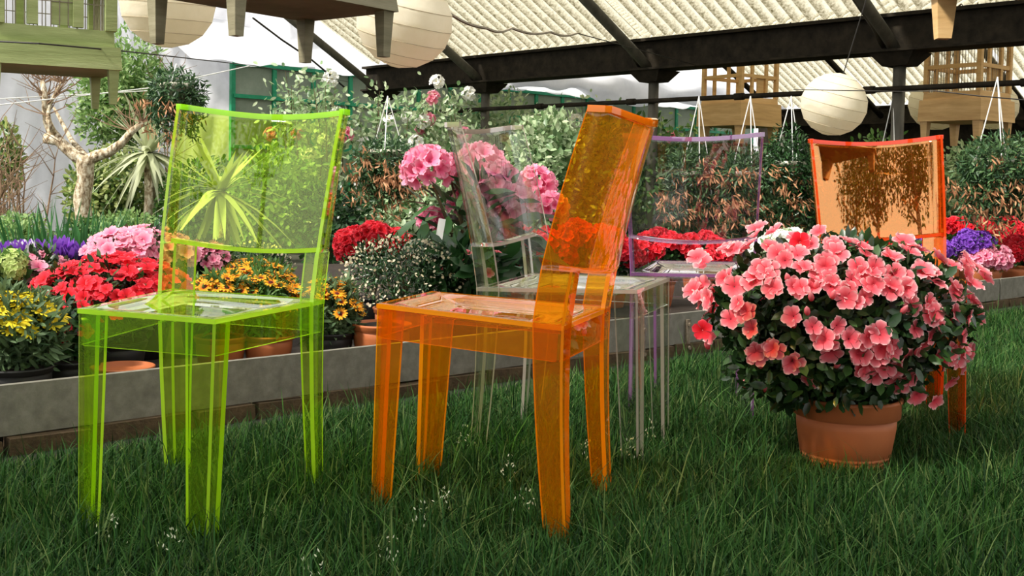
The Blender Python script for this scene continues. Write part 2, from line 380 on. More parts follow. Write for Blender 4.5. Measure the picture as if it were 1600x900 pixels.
def daisy_mesh(name, mat, seed, petals=14, closed=0.0):
    rr = random.Random(seed); v = []; f = []; rv = []
    for p_ in range(petals):
        a = 2 * math.pi * p_ / petals + rr.uniform(-.06, .06); o = len(v); dz = rr.uniform(-.06, .10) + closed
        for r, w, z in ((0.2, 0.07, 0.0), (0.66, 0.16, 0.08 + dz * .6), (1.0, 0.07, 0.02 + dz)):
            for j in (-1, 1): v.append((r * math.cos(a) - j * w * math.sin(a), r * math.sin(a) + j * w * math.cos(a), z)); rv.append(r)
        f += [(o, o + 2, o + 3, o + 1), (o + 2, o + 4, o + 5, o + 3)]
    o = len(v)
    for r, z in ((0.26, 0.02), (0.2, 0.10), (0.0, 0.13)):
        for k in range(8): v.append((r * math.cos(k * math.pi / 4), r * math.sin(k * math.pi / 4), z)); rv.append(0.0 if mat != 'petal_yellow' else 0.1)
    for i in range(2):
        for k in range(8): f.append((o + i * 8 + k, o + i * 8 + (k + 1) % 8, o + (i + 1) * 8 + (k + 1) % 8, o + (i + 1) * 8 + k))
    me = bpy.data.meshes.new(name); me.from_pydata(v, [], f); me.materials.append(MATS[mat]); set_r(me, rv); me.update(); return me
def head_mesh(name, mat, seed, n=16, size=0.5, low=-0.15, cup=0.7):
    """a ball-shaped flower head made of small florets, radius 1"""
    rr = random.Random(seed); v = []; f = []; rv = []
    base = blossom_mesh('tmp', mat, seed, cup=cup)
    bv = [q.co.copy() for q in base.vertices]; bf = [tuple(q.vertices) for q in base.polygons]
    br = [0.0] * len(bv); base.attributes['r'].data.foreach_get('value', br)
    for i in range(n):
        z = 1 - (1 - low) * (i + 0.5) / n; a = i * 2.39996 + rr.uniform(-.2, .2); q = math.sqrt(max(0, 1 - z * z))
        d = Vector((q * math.cos(a), q * math.sin(a), z)); R = d.to_track_quat('Z', 'Y').to_matrix() @ Matrix.Rotation(rr.uniform(0, 6), 3, 'Z')
        o = len(v); k = size * rr.uniform(.85, 1.15)
        for w in bv: v.append(tuple(d * (1 - 0.55 * size) + R @ (w * k)))
        for fc in bf: f.append(tuple(o + i_ for i_ in fc))
        rv += br
    bpy.data.meshes.remove(base)
    me = bpy.data.meshes.new(name); me.from_pydata(v, [], f); me.materials.append(MATS[mat])
    me.polygons.foreach_set('use_smooth', [True] * len(f)); set_r(me, rv); me.update(); return me
def crocus_mesh(name, mat, seed):
    rr = random.Random(seed); v = []; f = []; rv = []
    for p_ in range(6):
        a = 2 * math.pi * p_ / 6; op = rr.uniform(.0, .25) + (.12 if p_ % 2 else 0); o = len(v)
        for r, w, z in ((0.06, 0.06, 0.0), (0.42 + op * .3, 0.27, 0.55), (0.45 + op, 0.26, 1.0), (0.40 + op * 1.4, 0.04, 1.45)):
            for j in (-1, 1): v.append((r * math.cos(a) - j * w * math.sin(a), r * math.sin(a) + j * w * math.cos(a), z)); rv.append(min(1, z / 1.4))
        for i in range(3): f.append((o + 2 * i, o + 2 * i + 2, o + 2 * i + 3, o + 2 * i + 1))
    me = bpy.data.meshes.new(name); me.from_pydata(v, [], f); me.materials.append(MATS[mat]); set_r(me, rv); me.update(); return me
FL = {}
for key in ('coral', 'red', 'pink'):
    FL[key] = [blossom_mesh('blossom', 'petal_' + key, s, cup=random.uniform(.35, .7)) for s in range(4)]
FL['yellow'] = [daisy_mesh('daisy', 'petal_yellow', s, closed=0.1 * s) for s in range(3)]
FL['orange'] = [daisy_mesh('daisy', 'petal_orange', s, closed=0.12 * s) for s in range(3)]
FL['rhodo'] = [head_mesh('flower_truss', 'petal_rhodo', s, 26, 0.44, -0.45, 1.0) for s in range(3)]
FL['pinkhead'] = [head_mesh('flower_cluster', 'petal_pink', s, 9, 0.62, 0.0) for s in range(3)]
FL['redhead'] = [head_mesh('flower_cluster', 'petal_red', s, 9, 0.62, 0.0) for s in range(3)]
FL['violethead'] = [head_mesh('flower_cluster', 'petal_violet', s, 9, 0.6, 0.0) for s in range(2)]
FL['lime'] = [head_mesh('flower_head', 'petal_lime', s, 34, 0.34, -0.5, 0.4) for s in range(2)]
FL['whitehead'] = [head_mesh('flower_cluster', 'petal_white', s, 8, 0.6, 0.0) for s in range(2)]
FL['crocus'] = [crocus_mesh('crocus_flower', 'petal_violet', s) for s in range(3)]
FL['crocuswhite'] = [crocus_mesh('crocus_flower', 'petal_white', s) for s in range(2)]
def bud_mesh():
    me = MB().lathe([(.02, 0), (.20, .12), (.30, .45), (.24, .8), (.06, 1.15), (.001, 1.2)], 8).mesh('bud', 'petal_coral', True); set_r(me, [min(1, .35 + .5 * q.co.z) for q in me.vertices]); return me
FL['bud'] = [bud_mesh()]
def put_flower(parent, kind, loc, nrmv, size, name='blossom', spin=None):
    o = link(name, random.choice(FL[kind]), parent)
    q = Vector(nrmv).normalized().to_track_quat('Z', 'Y')
    R = q.to_matrix().to_4x4() @ Matrix.Rotation(random.uniform(0, 6.28), 4, 'Z')
    o.matrix_basis = Matrix.Translation(loc) @ R @ Matrix.Scale(size, 4)
    return o

# ================================================================== THE SETTING
bx = MB(); bx.box((0, 60, -0.06), (240, 200, 0.10)); link('ground', bx.mesh('ground', 'gravel_ground'), kind='structure')
# lawn soil in front of the planting bed
bx = MB()
pts = [B(-6, 0.0), B(12, 0.0), B(12, -9.0), B(-6, -9.0)]
bx.add([(q.x, q.y, 0.0) for q in pts] + [(q.x, q.y, -0.05) for q in pts], [(3, 2, 1, 0), (4, 5, 6, 7), (0, 1, 5, 4), (1, 2, 6, 5), (2, 3, 7, 6), (3, 0, 4, 7)])
link('lawn', bx.mesh('lawn', 'turf_soil'), kind='structure')
bx = MB()
pts = [B(-6, 0.03), B(6.2, 0.03), B(6.2, 4.2), B(-6, 4.2)]
bx.add([(q.x, q.y, 0.07) for q in pts] + [(q.x, q.y, -0.02) for q in pts], [(0, 3, 2, 1), (4, 5, 6, 7), (0, 1, 5, 4), (1, 2, 6, 5), (2, 3, 7, 6), (3, 0, 4, 7)])
link('planting_bed', bx.mesh('planting_bed', 'soil'), kind='structure')
SOIL = 0.07

# raised edging: cement boards on a course of old bricks
edg = thing('bed_edging', 'grey cement boards edging the flower bed along the lawn', 'edging', B(0, 0, 0), ANG_U)
cuts = [-4.2, -2.6, 1.32, 3.2, 4.86, 6.2]
for i in range(len(cuts) - 1):
    a, b = cuts[i] + .003, cuts[i + 1] - .003
    q = MB(); q.box(((a + b) / 2, (0.006 if i % 2 else 0), 0.048 + 0.0655), (b - a, 0.022, 0.131))
    link('board', q.mesh('board', 'cement_board'), edg)
for s in (1.36, 1.66, 3.16, 3.24):
    q = MB(); q.box((s, -0.018, 0.075), (0.022, 0.012, 0.15)); q.tube([(s, -0.022, .13), (s, -0.034, .13)], 0.009, 6); q.tube([(s, -0.022, .03), (s, -0.034, .03)], 0.009, 6)
    link('stake', q.mesh('stake', 'rust'), edg)
s = -3.6
while s < 6.0:
    ln = random.uniform(.19, .30)
    q = MB(); q.box((0, 0, 0), (ln - .012, 0.05, 0.052), taper=random.uniform(.95, .985))
    o = link('brick', q.mesh('brick', 'brick'), edg, (s + ln / 2, -0.004 + random.uniform(-.008, .004), 0.020 + random.uniform(-.006, .004)))
    o.rotation_euler = (random.uniform(-.06, .06), random.uniform(-.03, .03), random.uniform(-.04, .04))
    s += ln

# greenhouse frame
SG = 6.62; ZG0, ZG1 = 1.86, 2.17
frame = thing('greenhouse_frame', 'dark iron greenhouse frame of posts, gutters and roof pipes', 'frame', kind='structure')
TP = [-3.5, -0.95, 1.63, 4.25, 6.75, 8.75]
for sg in (SG, 16.0):
    q = MB(); q.beam(B(sg, -7, (ZG0 + ZG1) / 2), B(sg, 8.95, (ZG0 + ZG1) / 2), 0.20, ZG1 - ZG0)
    q.beam(B(sg, -7, ZG1 - .01), B(sg, 8.95, ZG1 - .01), 0.34, 0.03); q.beam(B(sg - .14, -7, ZG0 + .01), B(sg - .14, 8.95, ZG0 + .01), 0.10, 0.02)
    link('gutter_beam', q.mesh('gutter_beam', 'iron'), frame)
for i, t in enumerate(TP):
    for sg in (SG, 16.0):
        q = MB(); q.tube([B(sg, t, 0), B(sg, t, ZG0)], 0.052, 12); link('post', q.mesh('post', 'post_paint', True), frame)
        q = MB(); q.box(B(sg, t, ZG0 - .055), (0.34, 0.40, 0.11), rz=ANG_U, taper_bottom=.55); link('bracket', q.mesh('bracket', 'iron'), frame)
    q = MB(); q.tube([B(SG - .05, t, ZG0 + .0), B(SG - .25, t, ZG0 + .13), B(SG - 2.4, t, ZG0 + .09 + 2.4 * .53)], 0.05, 10); link('rafter', q.mesh('rafter', 'post_paint', True), frame)
    q = MB(); q.tube([B(SG - .12, t + .09, ZG0 + .05), B(SG - .3, t + .09, ZG0 + .20), B(SG - 2.4, t + .09, ZG0 + .17 + 2.4 * .53)], 0.022, 8); link('brace_rod', q.mesh('brace_rod', 'post_paint', True), frame)
    for a, b in ((SG, 11.3), (16.0, 11.3)):
        q = MB(); q.tube([B(a, t, ZG0 + .1), B(b, t, ZG0 + .1 + abs(b - a) * .45)], 0.05, 8); link('rafter', q.mesh('rafter', 'iron', True), frame)
q = MB(); q.tube([B(SG - .07, -7, 1.56), B(SG - .07, 8.75, 1.56)], 0.024, 8)
for t in np.arange(-6, 8.7, 1.31): q.tube([B(SG - .07, t - .05, 1.56), B(SG - .07, t + .05, 1.56)], 0.034, 8)
link('rail_pipe', q.mesh('rail_pipe', 'iron', True), frame)
# corrugated roof sheets
roof = thing('ceiling', 'cream corrugated roof sheets over the greenhouse', 'roof', kind='structure')
def corrugated(t0, t1, s0, z0, s1, z1, mat='corrugated', pitch=0.145, amp=0.030):
    nt_ = int((t1 - t0) / pitch * 8); ns = 6
    ts = np.linspace(t0, t1, nt_ + 1); v = []
    for k in range(ns + 1):
        a = k / ns; s_ = s0 + (s1 - s0) * a; z = z0 + (z1 - z0) * a
        for t in ts:
            q = B(s_, t, z + amp * math.sin(2 * math.pi * t / pitch)); v.append((q.x, q.y, q.z))
    f = [(k * (nt_ + 1) + i, k * (nt_ + 1) + i + 1, (k + 1) * (nt_ + 1) + i + 1, (k + 1) * (nt_ + 1) + i) for k in range(ns) for i in range(nt_)]
    me = np_mesh('corrugated_sheet', np.array(v), np.array(f), mat, True)
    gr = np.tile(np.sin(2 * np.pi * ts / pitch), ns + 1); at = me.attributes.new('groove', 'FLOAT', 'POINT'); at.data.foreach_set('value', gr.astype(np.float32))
    link('corrugated_sheet', me, roof)
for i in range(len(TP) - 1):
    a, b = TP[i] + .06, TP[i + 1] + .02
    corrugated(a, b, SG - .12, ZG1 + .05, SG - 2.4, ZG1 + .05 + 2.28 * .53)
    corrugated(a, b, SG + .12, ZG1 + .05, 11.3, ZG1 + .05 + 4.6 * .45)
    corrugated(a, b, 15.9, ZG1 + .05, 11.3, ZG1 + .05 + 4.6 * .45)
q = MB(); q.box(B(16.3, 1.5, 0.95), (0.06, 16, 1.9), rz=ANG_U); link('wall_right', q.mesh('wall_right', 'iron'), kind='structure')

# glass side wall with green bars (beyond the roof end) and plastic sheeting
TW = 10.2
wall = thing('wall_back', 'glasshouse wall of frosted panes in green painted bars', 'wall', kind='structure')
W0, W1, step = 5.3, 17.6, 0.62
ns = int((W1 - W0) / step)
pm = MB(); pm.box((0, 0, 0), (step - .05, 0.012, 0.62)); pane_me = pm.mesh('pane', 'frosted_pane')
for k, (z0) in enumerate((0.5, 1.14)):
    for i in range(ns):
        o = link('pane', pane_me, wall, B(W0 + (i + .5) * step, TW + .01, z0 + .32)); o.rotation_euler = (0, 0, ANG_U)
pm = MB(); pm.box((0, 0, 0), (step - .05, 0.012, 0.38)); pane_me2 = pm.mesh('pane', 'frosted_pane')
for i in range(ns):
    o = link('pane', pane_me2, wall, B(W0 + (i + .5) * step, TW + .01, 2.0)); o.rotation_euler = (0, 0, ANG_U)
for i in range(ns + 1):
    q = MB(); q.beam(B(W0 + i * step, TW, 0), B(W0 + i * step, TW, 2.20), 0.055, 0.06, upv=Vector((U2.x, U2.y, 0))); link('mullion', q.mesh('mullion', 'green_paint'), wall)
for z in (0.48, 1.12, 1.78, 2.20):
    q = MB(); q.beam(B(W0, TW - .02, z), B(W1, TW - .02, z), 0.05, 0.05); link('rail', q.mesh('rail', 'green_paint'), wall)
def sheet(name, mat, s0, s1, fn, nu=60, nv=24):
    v = []
    for j in range(nv + 1):
        for i in range(nu + 1):
            s_ = s0 + (s1 - s0) * i / nu; t, z = fn(s_, j / nv); q = B(s_, t, z); v.append((q.x, q.y, q.z))
    f = [(j * (nu + 1) + i, j * (nu + 1) + i + 1, (j + 1) * (nu + 1) + i + 1, (j + 1) * (nu + 1) + i) for j in range(nv) for i in range(nu)]
    return np_mesh(name, np.array(v), np.array(f), mat, True)
def fn_left(s_, a):
    w = .12 * math.sin(s_ * 5.1 + a * 3) + .06 * math.sin(s_ * 11 + a * 9) + .07 * math.sin(a * 11 + s_ * 3.2) + .03 * math.sin(s_ * 23 - a * 14)
    return 11.3 + w + a * .4 - max(0, s_ - 4.6) * .35, a * 3.2
link('wall_left', sheet('wall_left', 'grey_plastic', -2.5, 6.9, fn_left, 120, 30), kind='structure')
def fn_roof(s_, a):
    w = .05 * math.sin(s_ * 4.3 + a * 3) + .04 * math.sin(s_ * 9 + a * 7)
    return TW - .25 + a * 4.5 + w * .5, 2.17 + a * 2.3 + w * .5 + .03 * math.sin(s_ * 1.3)
o = link('tarpaulin', sheet('tarpaulin', 'white_tarp', 4.6, 18.0, fn_roof, 120, 20), label='white tarpaulin stretched over the roof of the green-barred glasshouse', cat='tarpaulin')
v = []; n1 = 90; n2 = 14
for i in range(n1 + 1):
    s_ = 9.4 + 8.2 * i / n1; r = 0.17 + .05 * math.sin(s_ * 2.1) + .03 * math.sin(s_ * 5.3)
    for k in range(n2):
        a = 2 * math.pi * k / n2; rr = r * (1 + .13 * math.sin(3 * a + s_ * 3) + .07 * math.sin(5 * a - s_ * 7))
        q = B(s_, TW - .35 + rr * math.cos(a), 2.42 - .05 * math.sin(s_ * 1.1) + 1.25 * rr * math.sin(a)); v.append((q.x, q.y, q.z))
f = [(i * n2 + k, i * n2 + (k + 1) % n2, (i + 1) * n2 + (k + 1) % n2, (i + 1) * n2 + k) for i in range(n1) for k in range(n2)]
link('rolled_sheet', np_mesh('rolled_sheet', np.array(v), np.array(f), 'white_tarp', True), label='rolled-up white plastic sheet hanging along the top of the glass wall', cat='sheet')

# ================================================================== LAWN GRASS
def grass():
    def band(y0, y1, dens):
        x0, x1 = -.46 * y1 - .7, .46 * y1 + .8
        n = int(dens * (x1 - x0) * (y1 - y0)); return np.stack([RNG.uniform(x0, x1, n), RNG.uniform(y0, y1, n)], 1)
    p = np.concatenate([band(1.35, 2.6, 21000), band(2.6, 3.4, 18000), band(3.4, 4.8, 11000), band(4.8, 7.6, 5000)])
    d = p - np.array([O2.x, O2.y]); t = d @ np.array([V2.x, V2.y])
    keep = (t < -0.09) & (np.abs(p[:, 0]) < .46 * p[:, 1] + .75)
    # thinner along the bricks, worn tufts
    thin = np.clip((-t - 0.08) / 0.22, 0.10, 1); keep &= RNG.uniform(size=len(p)) < thin
    pot = (p[:, 0] - POT[0]) ** 2 + (p[:, 1] - POT[1]) ** 2 < 0.118 ** 2
    keep &= ~pot
    p = p[keep]; n = len(p)
    clump = 0.5 + 0.5 * np.sin(p[:, 0] * 9 + np.sin(p[:, 1] * 7) * 2) * np.sin(p[:, 1] * 11 + p[:, 0] * 4)
    L = RNG.gamma(7, 1 / 7, n) * (0.048 + 0.026 * clump) * np.clip(np.hypot(p[:, 0] - POT[0], p[:, 1] - POT[1] + .1) / .38, .5, 1); L = np.clip(L, .03, .17) * np.where(RNG.uniform(size=n) < .04, 1.5, 1.0) * np.clip((-t[keep]) / .32, .35, 1)
    a = RNG.uniform(0, 2 * np.pi, n); lean = np.abs(RNG.normal(0.5, 0.36, n)).clip(0.02, 1.3)
    dx = np.cos(a); dy = np.sin(a); w = RNG.uniform(.0011, .0021, n)
    face = a + np.pi / 2 + RNG.normal(0, .5, n); sx = np.cos(face) * w; sy = np.sin(face) * w
    vs = []
    for k, wd in ((0.0, 1.0), (0.38, .95), (0.72, .65), (1.0, 0.0)):
        bend = lean * (k ** 1.7); h = L * (k - 0.25 * lean * k * k)
        cx = p[:, 0] + dx * L * bend; cy = p[:, 1] + dy * L * bend
        if wd: 
            vs.append(np.stack([cx - sx * wd, cy - sy * wd, h], 1)); vs.append(np.stack([cx + sx * wd, cy + sy * wd, h], 1))
        else: vs.append(np.stack([cx, cy, h], 1))
    v = np.stack(vs, 1).reshape(-1, 3)
    f = np.array([[0, 1, 3], [0, 3, 2], [2, 3, 5], [2, 5, 4], [4, 5, 6]])
    f = (f[None] + (np.arange(n) * 7)[:, None, None]).reshape(-1, 3)
    o = link('grass', np_mesh('grass', v, f, 'grass_blade'), kind='stuff', label='long dark green grass of the lawn under the chairs', cat='grass')
POT = G(1318, 726, 0.02); POT = Vector((P(1320, 700, 2.94).x, 2.94, 0.0))
grass()

# ================================================================== CHAIRS
WF, WR, DS, HS, HT, TW_, LEAN = .295, .379, .422, .455, .881, .413, .07
TH = 0.0095
def loft_L(mb, ring_pts, close=True):
    pass
def leg_mesh(name, path, plate, edge, flip):
    """L-section leg: path = list of (corner x, corner y, z, side width, cross width); side runs along sy, cross along sx"""
    mb = MB(); rings = []
    for (x, y, z, ws, wc, sx, sy) in path:
        t = TH; c = 0.0045
        pts = [(c, 0), (wc, 0), (wc, t), (t, t), (t, ws), (0, ws), (0, c)]
        rings.append([(x + sx * a, y + sy * b, z) for a, b in pts])
    n = 7
    for r in rings: mb.v.extend(r)
    for i in range(len(rings) - 1):
        for k in range(n):
            a, b, c_, d = i * n + k, i * n + (k + 1) % n, (i + 1) * n + (k + 1) % n, (i + 1) * n + k
            mb.f.append((a, b, c_, d) if not flip else (d, c_, b, a)); mb.m.append(1 if k in (1, 4, 6) else 0)
    for ring in (0, len(rings) - 1):
        o = ring * n
        for q in ((0, 1, 2, 3), (0, 3, 6), (3, 4, 5, 6)): mb.f.append(tuple(o + i for i in q)); mb.m.append(1)
    return mb.mesh(name, [plate, edge])
def plate_mesh(name, a, b, inward, z0, z1, t, plate, edge):
    """upright plate from a to b (xy) between z0 and z1, thickness to the inward side"""
    a = Vector((a[0], a[1])); b = Vector((b[0], b[1])); n = Vector(inward) * t
    vs = [(*a, z0), (*b, z0), (*(b + n), z0), (*(a + n), z0), (*a, z1), (*b, z1), (*(b + n), z1), (*(a + n), z1)]
    mb = MB(); mb.v = vs
    for fc, mi in (((3, 2, 1, 0), 1), ((4, 5, 6, 7), 0), ((0, 1, 5, 4), 0), ((1, 2, 6, 5), 0), ((2, 3, 7, 6), 0), ((3, 0, 4, 7), 0)): mb.f.append(fc); mb.m.append(mi)
    return mb.mesh(name, [plate, edge])
def back_y(z):                                      # rear line of the back posts, curving rearward above and below the seat
    if z >= HS: k = (z - HS) / (HT - HS); return DS / 2 + LEAN * (0.55 * k + 0.45 * k * k)
    k = (HS - z) / HS; return DS / 2 + 0.035 * k ** 1.6
def half_w(z):
    if z >= HS: k = (z - HS) / (HT - HS); return (WR + (TW_ - WR) * k) / 2
    return WR / 2
ZJ = 0.562
CHAIR_ME = {}
def chair_meshes(tone):
    if tone in CHAIR_ME: return CHAIR_ME[tone]
    pl, ed = tone + '_plate', tone + '_edge'; D = {}
    # seat: dished plate with upright rim
    mb = MB(); n = 14
    def sp_(i, j):
        a = i / n; b = j / n; y = -DS / 2 + DS * b; hw = (WF + (WR - WF) * b) / 2; x = -hw + 2 * hw * a
        e = min(a, 1 - a, b, 1 - b); k = min(1, max(0, (e - .06) / .16)); k = k * k * (3 - 2 * k)
        return x, y, HS - 0.016 * k
    top = [sp_(i, j) for j in range(n + 1) for i in range(n + 1)]
    mb.v = top + [(x, y, z - TH) for x, y, z in top]; M1 = (n + 1) ** 2
    for j in range(n):
        for i in range(n):
            a = j * (n + 1) + i; mb.f.append((a, a + 1, a + n + 2, a + n + 1)); mb.m.append(0)
            mb.f.append((M1 + a, M1 + a + n + 1, M1 + a + n + 2, M1 + a + 1)); mb.m.append(0)
    ring = [i for i in range(n)] + [j * (n + 1) + n for j in range(n)] + [n * (n + 1) + i for i in range(n, 0, -1)] + [j * (n + 1) for j in range(n, 0, -1)]
    for k in range(len(ring)):
        a, b = ring[k], ring[(k + 1) % len(ring)]; mb.f.append((a, M1 + a, M1 + b, b)); mb.m.append(1)
    me = mb.mesh('seat', [pl, ed]); me.polygons.foreach_set('use_smooth', [q.material_index == 0 for q in me.polygons]); D['seat'] = me
    # narrow bright band round the seat edge
    z0, z1 = HS - .072, HS - TH
    fl, fr_, bl, br = (WF / 2, -DS / 2), (-WF / 2, -DS / 2), (WR / 2, DS / 2), (-WR / 2, DS / 2)
    sl = Vector((bl[0] - fl[0], bl[1] - fl[1])).normalized()
    e = 0.001
    D['apron'] = [plate_mesh('apron', (fr_[0] + .012, fr_[1] + e), (fl[0] - .012, fl[1] + e), (0, 1), z0, z1, .006, pl, ed),
                  plate_mesh('apron', (br[0] + .012, br[1] - e), (bl[0] - .012, bl[1] - e), (0, -1), z0, z1, .006, pl, ed),
                  plate_mesh('apron', (fl[0] - e, fl[1] + .012), (bl[0] - e, bl[1] - .012), (-sl.y, sl.x), z0, z1, .006, pl, ed),
                  plate_mesh('apron', (fr_[0] + e, fr_[1] + .012), (br[0] + e, br[1] - .012), (sl.y, sl.x), z0, z1, .006, pl, ed)]
    legs = []
    for sx in (1, -1):
        path = []
        for z in (HS - TH, HS - .075, HS * .5, 0.0):
            k = 1 - z / HS; w = .062 - .018 * k
            path.append((sx * (WF / 2 - .006 * k), -DS / 2 + .006 * k, z, w, w, -sx, 1))
        legs.append(leg_mesh('leg', path, pl, ed, sx > 0))
    for sx in (1, -1):
        path = []
        for z in (0.0, .08, .17, .26, .35, HS - .07, HS, .51, ZJ):
            if z <= HS: w = .044 + .020 * (z / HS)
            else: w = .064
            path.append((sx * (half_w(z) + .0005), back_y(z) + .001, z, w, w * .9, -sx, -1))
        legs.append(leg_mesh('leg', path, pl, ed, sx > 0))
    D['leg'] = legs
    # backrest: one moulded shell, side flanges and a back panel bowed rearward
    zs = [ZJ, ZJ + .012, .61, .66, .72, .78, .83, .862, HT]; rings = []
    for z in zs:
        hw = half_w(z) + .0005; yb = back_y(z) + .001; k = (z - ZJ) / (HT - ZJ)
        dep = .064 - .020 * k; bow = .030 + .006 * k
        outer = [(-hw, yb - dep), (-hw, yb - dep * .5), (-hw, yb - .010), (-hw + .006, yb)]
        m_ = 14
        for i in range(1, m_): a = i / m_; outer.append((-hw + .006 + (2 * hw - .012) * a, yb + bow * math.sin(math.pi * a) ** .9))
        outer += [(hw - .006, yb), (hw, yb - .010), (hw, yb - dep * .5), (hw, yb - dep)]
        inner = []
        for i, q in enumerate(outer):
            p0 = Vector(outer[max(0, i - 1)]); p1 = Vector(outer[min(len(outer) - 1, i + 1)]); d = (p1 - p0).normalized()
            nn = Vector((d.y, -d.x)); inner.append((q[0] + nn.x * TH * .8, q[1] + nn.y * TH * .8))
        sag = [-.014 * math.cos(math.pi / 2 * max(-1, min(1, q[0] / (hw - .006)))) for q in outer]
        rings.append(([(x, y, z + d_) for (x, y), d_ in zip(outer, sag)], [(x, y, z + d_) for (x, y), d_ in zip(inner, sag)]))
    mb = MB(); m_ = len(rings[0][0])
    for o_, i_ in rings: mb.v.extend(o_); mb.v.extend(i_)
    for k in range(len(rings) - 1):
        A = k * 2 * m_; Bq = (k + 1) * 2 * m_
        for i in range(m_ - 1):
            mb.f.append((A + i, A + i + 1, Bq + i + 1, Bq + i)); mb.m.append(0)
            mb.f.append((A + m_ + i + 1, A + m_ + i, Bq + m_ + i, Bq + m_ + i + 1)); mb.m.append(0)
        for i in (0, m_ - 1): mb.f.append((A + i, Bq + i, Bq + m_ + i, A + m_ + i)); mb.m.append(1)
    for k in (0, len(rings) - 1):
        A = k * 2 * m_
        for i in range(m_ - 1): mb.f.append((A + i, A + i + 1, A + m_ + i + 1, A + m_ + i)); mb.m.append(1)
    rm = MB(); top_o, top_i = rings[-1]                         # rolled rim along the top edge
    for (xo, yo, zo), (xi, yi, zi) in zip(top_o, top_i):
        ex, ey = (xi - xo) * .35, (yi - yo) * .35
        rm.v += [(xo - ex, yo - ey, zo - .010), (xo - ex, yo - ey, zo + .003), (xi + ex, yi + ey, zi + .003), (xi + ex, yi + ey, zi - .010)]
    for i in range(len(top_o) - 1):
        for k in range(4): rm.f.append((4 * i + k, 4 * i + (k + 1) % 4, 4 * i + 4 + (k + 1) % 4, 4 * i + 4 + k)); rm.m.append(0)
    e_ = 4 * (len(top_o) - 1); rm.f += [(0, 3, 2, 1), (e_, e_ + 1, e_ + 2, e_ + 3)]; rm.m += [0, 0]
    D['rim'] = rm.mesh('top_rim', [ed])
    me = mb.mesh('backrest', [pl, ed]); me.polygons.foreach_set('use_smooth', [q.material_index == 0 for q in me.polygons]); D['backrest'] = me
    # shelf-like lip closing the foot of the backrest
    mb = MB(); hw = half_w(ZJ) - .006; yb = back_y(ZJ)
    up_, lo_ = [], []
    for i in range(15):
        a = i / 14; x = -hw + 2 * hw * a; y1 = yb + .028 * math.sin(math.pi * a) ** .9 - .006; y0 = y1 - .022
        up_.append(((x, y0), (x, y1)))
    for zz in (ZJ + .001, ZJ + .011):
        for (q0, q1) in up_:
            sg = -.014 * math.cos(math.pi / 2 * q0[0] / hw); mb.v.append((*q0, zz + sg)); mb.v.append((*q1, zz + sg))
    for i in range(14):
        a = 2 * i; b = 30 + 2 * i
        mb.f += [(a, a + 1, a + 3, a + 2), (b, b + 2, b + 3, b + 1), (a, a + 2, b + 2, b)]; mb.m += [0, 0, 1]
    D['lip'] = mb.mesh('backrest_lip', [pl, ed])
    CHAIR_ME[tone] = D
    return D
def chair(tone, label, pose):
    x, y, th, tx, ty, z = pose
    D = chair_meshes(tone)
    c = thing('dining_chair', label, 'chair', (x, y, z), 0, 'transparent moulded chairs on the lawn')
    c.rotation_mode = 'XYZ'
    R = Matrix.Rotation(th, 3, 'Z') @ Matrix.Rotation(tx, 3, 'X') @ Matrix.Rotation(ty, 3, 'Y')
    c.rotation_euler = R.to_euler('XYZ')
    link('seat', D['seat'], c)
    b = link('backrest', D['backrest'], c); link('bottom_lip', D['lip'], b); link('top_rim', D['rim'], b)
    for q in D['apron']: link('apron', q, c)
    for q in D['leg']: link('leg', q, c)
    return c
chair('lime', 'transparent lime green chair at the left of the lawn, facing the viewer', (-0.662, 2.345, -0.237, -0.001, 0.024, 0.001))
chair('orange', 'transparent amber orange chair in the middle, seen from its side', (-0.052, 2.423, -1.902, -0.041, 0.003, -0.001))
chair('clear', 'colourless transparent chair behind the orange one, backrest towards the left', (0.198, 2.995, 1.157, -0.031, -0.035, 0.006))
chair('violet', 'transparent chair with violet-tinged edges, its back to the viewer, behind the azalea', (0.605, 3.634, 2.939, -0.029, 0.016, 0.005))
chair('red', 'transparent red-orange chair standing behind the big potted azalea', (1.181, 3.371, -0.094, 0.002, -0.046, 0.008))

# ================================================================== POTS AND PLANTS
def pot_mesh(name, r, h, mat, rim=0.16, taper=0.80, bands=False):
    w = r * .05
    pr = [(0.0, 0), (r * taper * .96, 0), (r * taper, h * .02)]
    k0 = 1 - rim
    if bands:
        for z in (.10, .16):
            rr = r * (taper + (1 - taper) * z) * .985
            pr += [(rr, h * (z - .012)), (rr * .982, h * z), (rr, h * (z + .012))]
    rr = r * (taper + (1 - taper) * k0) * .97
    pr += [(rr, h * k0 * .80), (rr * 1.005, h * (k0 - .012)), (rr * .985, h * k0), (r * .995, h * (k0 + .02)), (r, h * .93), (r * 1.03, h * .955), (r * 1.03, h * .985), (r * 1.0, h), (r - w, h), (r - w * 1.4, h * .9), (0, h * .88)]
    return MB().lathe(pr, 36).mesh(name, mat, True)
def soil_disc(r, z):
    return MB().lathe([(r, z), (r * .6, z + .012), (0.001, z + .016)], 20).mesh('potting_soil', 'soil', True)
def stems(parent, base, tips, r=0.006, mat='stem'):
    q = MB()
    for tp in tips:
        tp = Vector(tp); b0 = Vector(base); mid = (b0 + tp) / 2 + Vector((random.uniform(-.02, .02), random.uniform(-.02, .02), .02))
        q.tube([b0, mid, tp], [r, r * .8, r * .4], 5)
    return link('stems', q.mesh('stems', mat), parent)
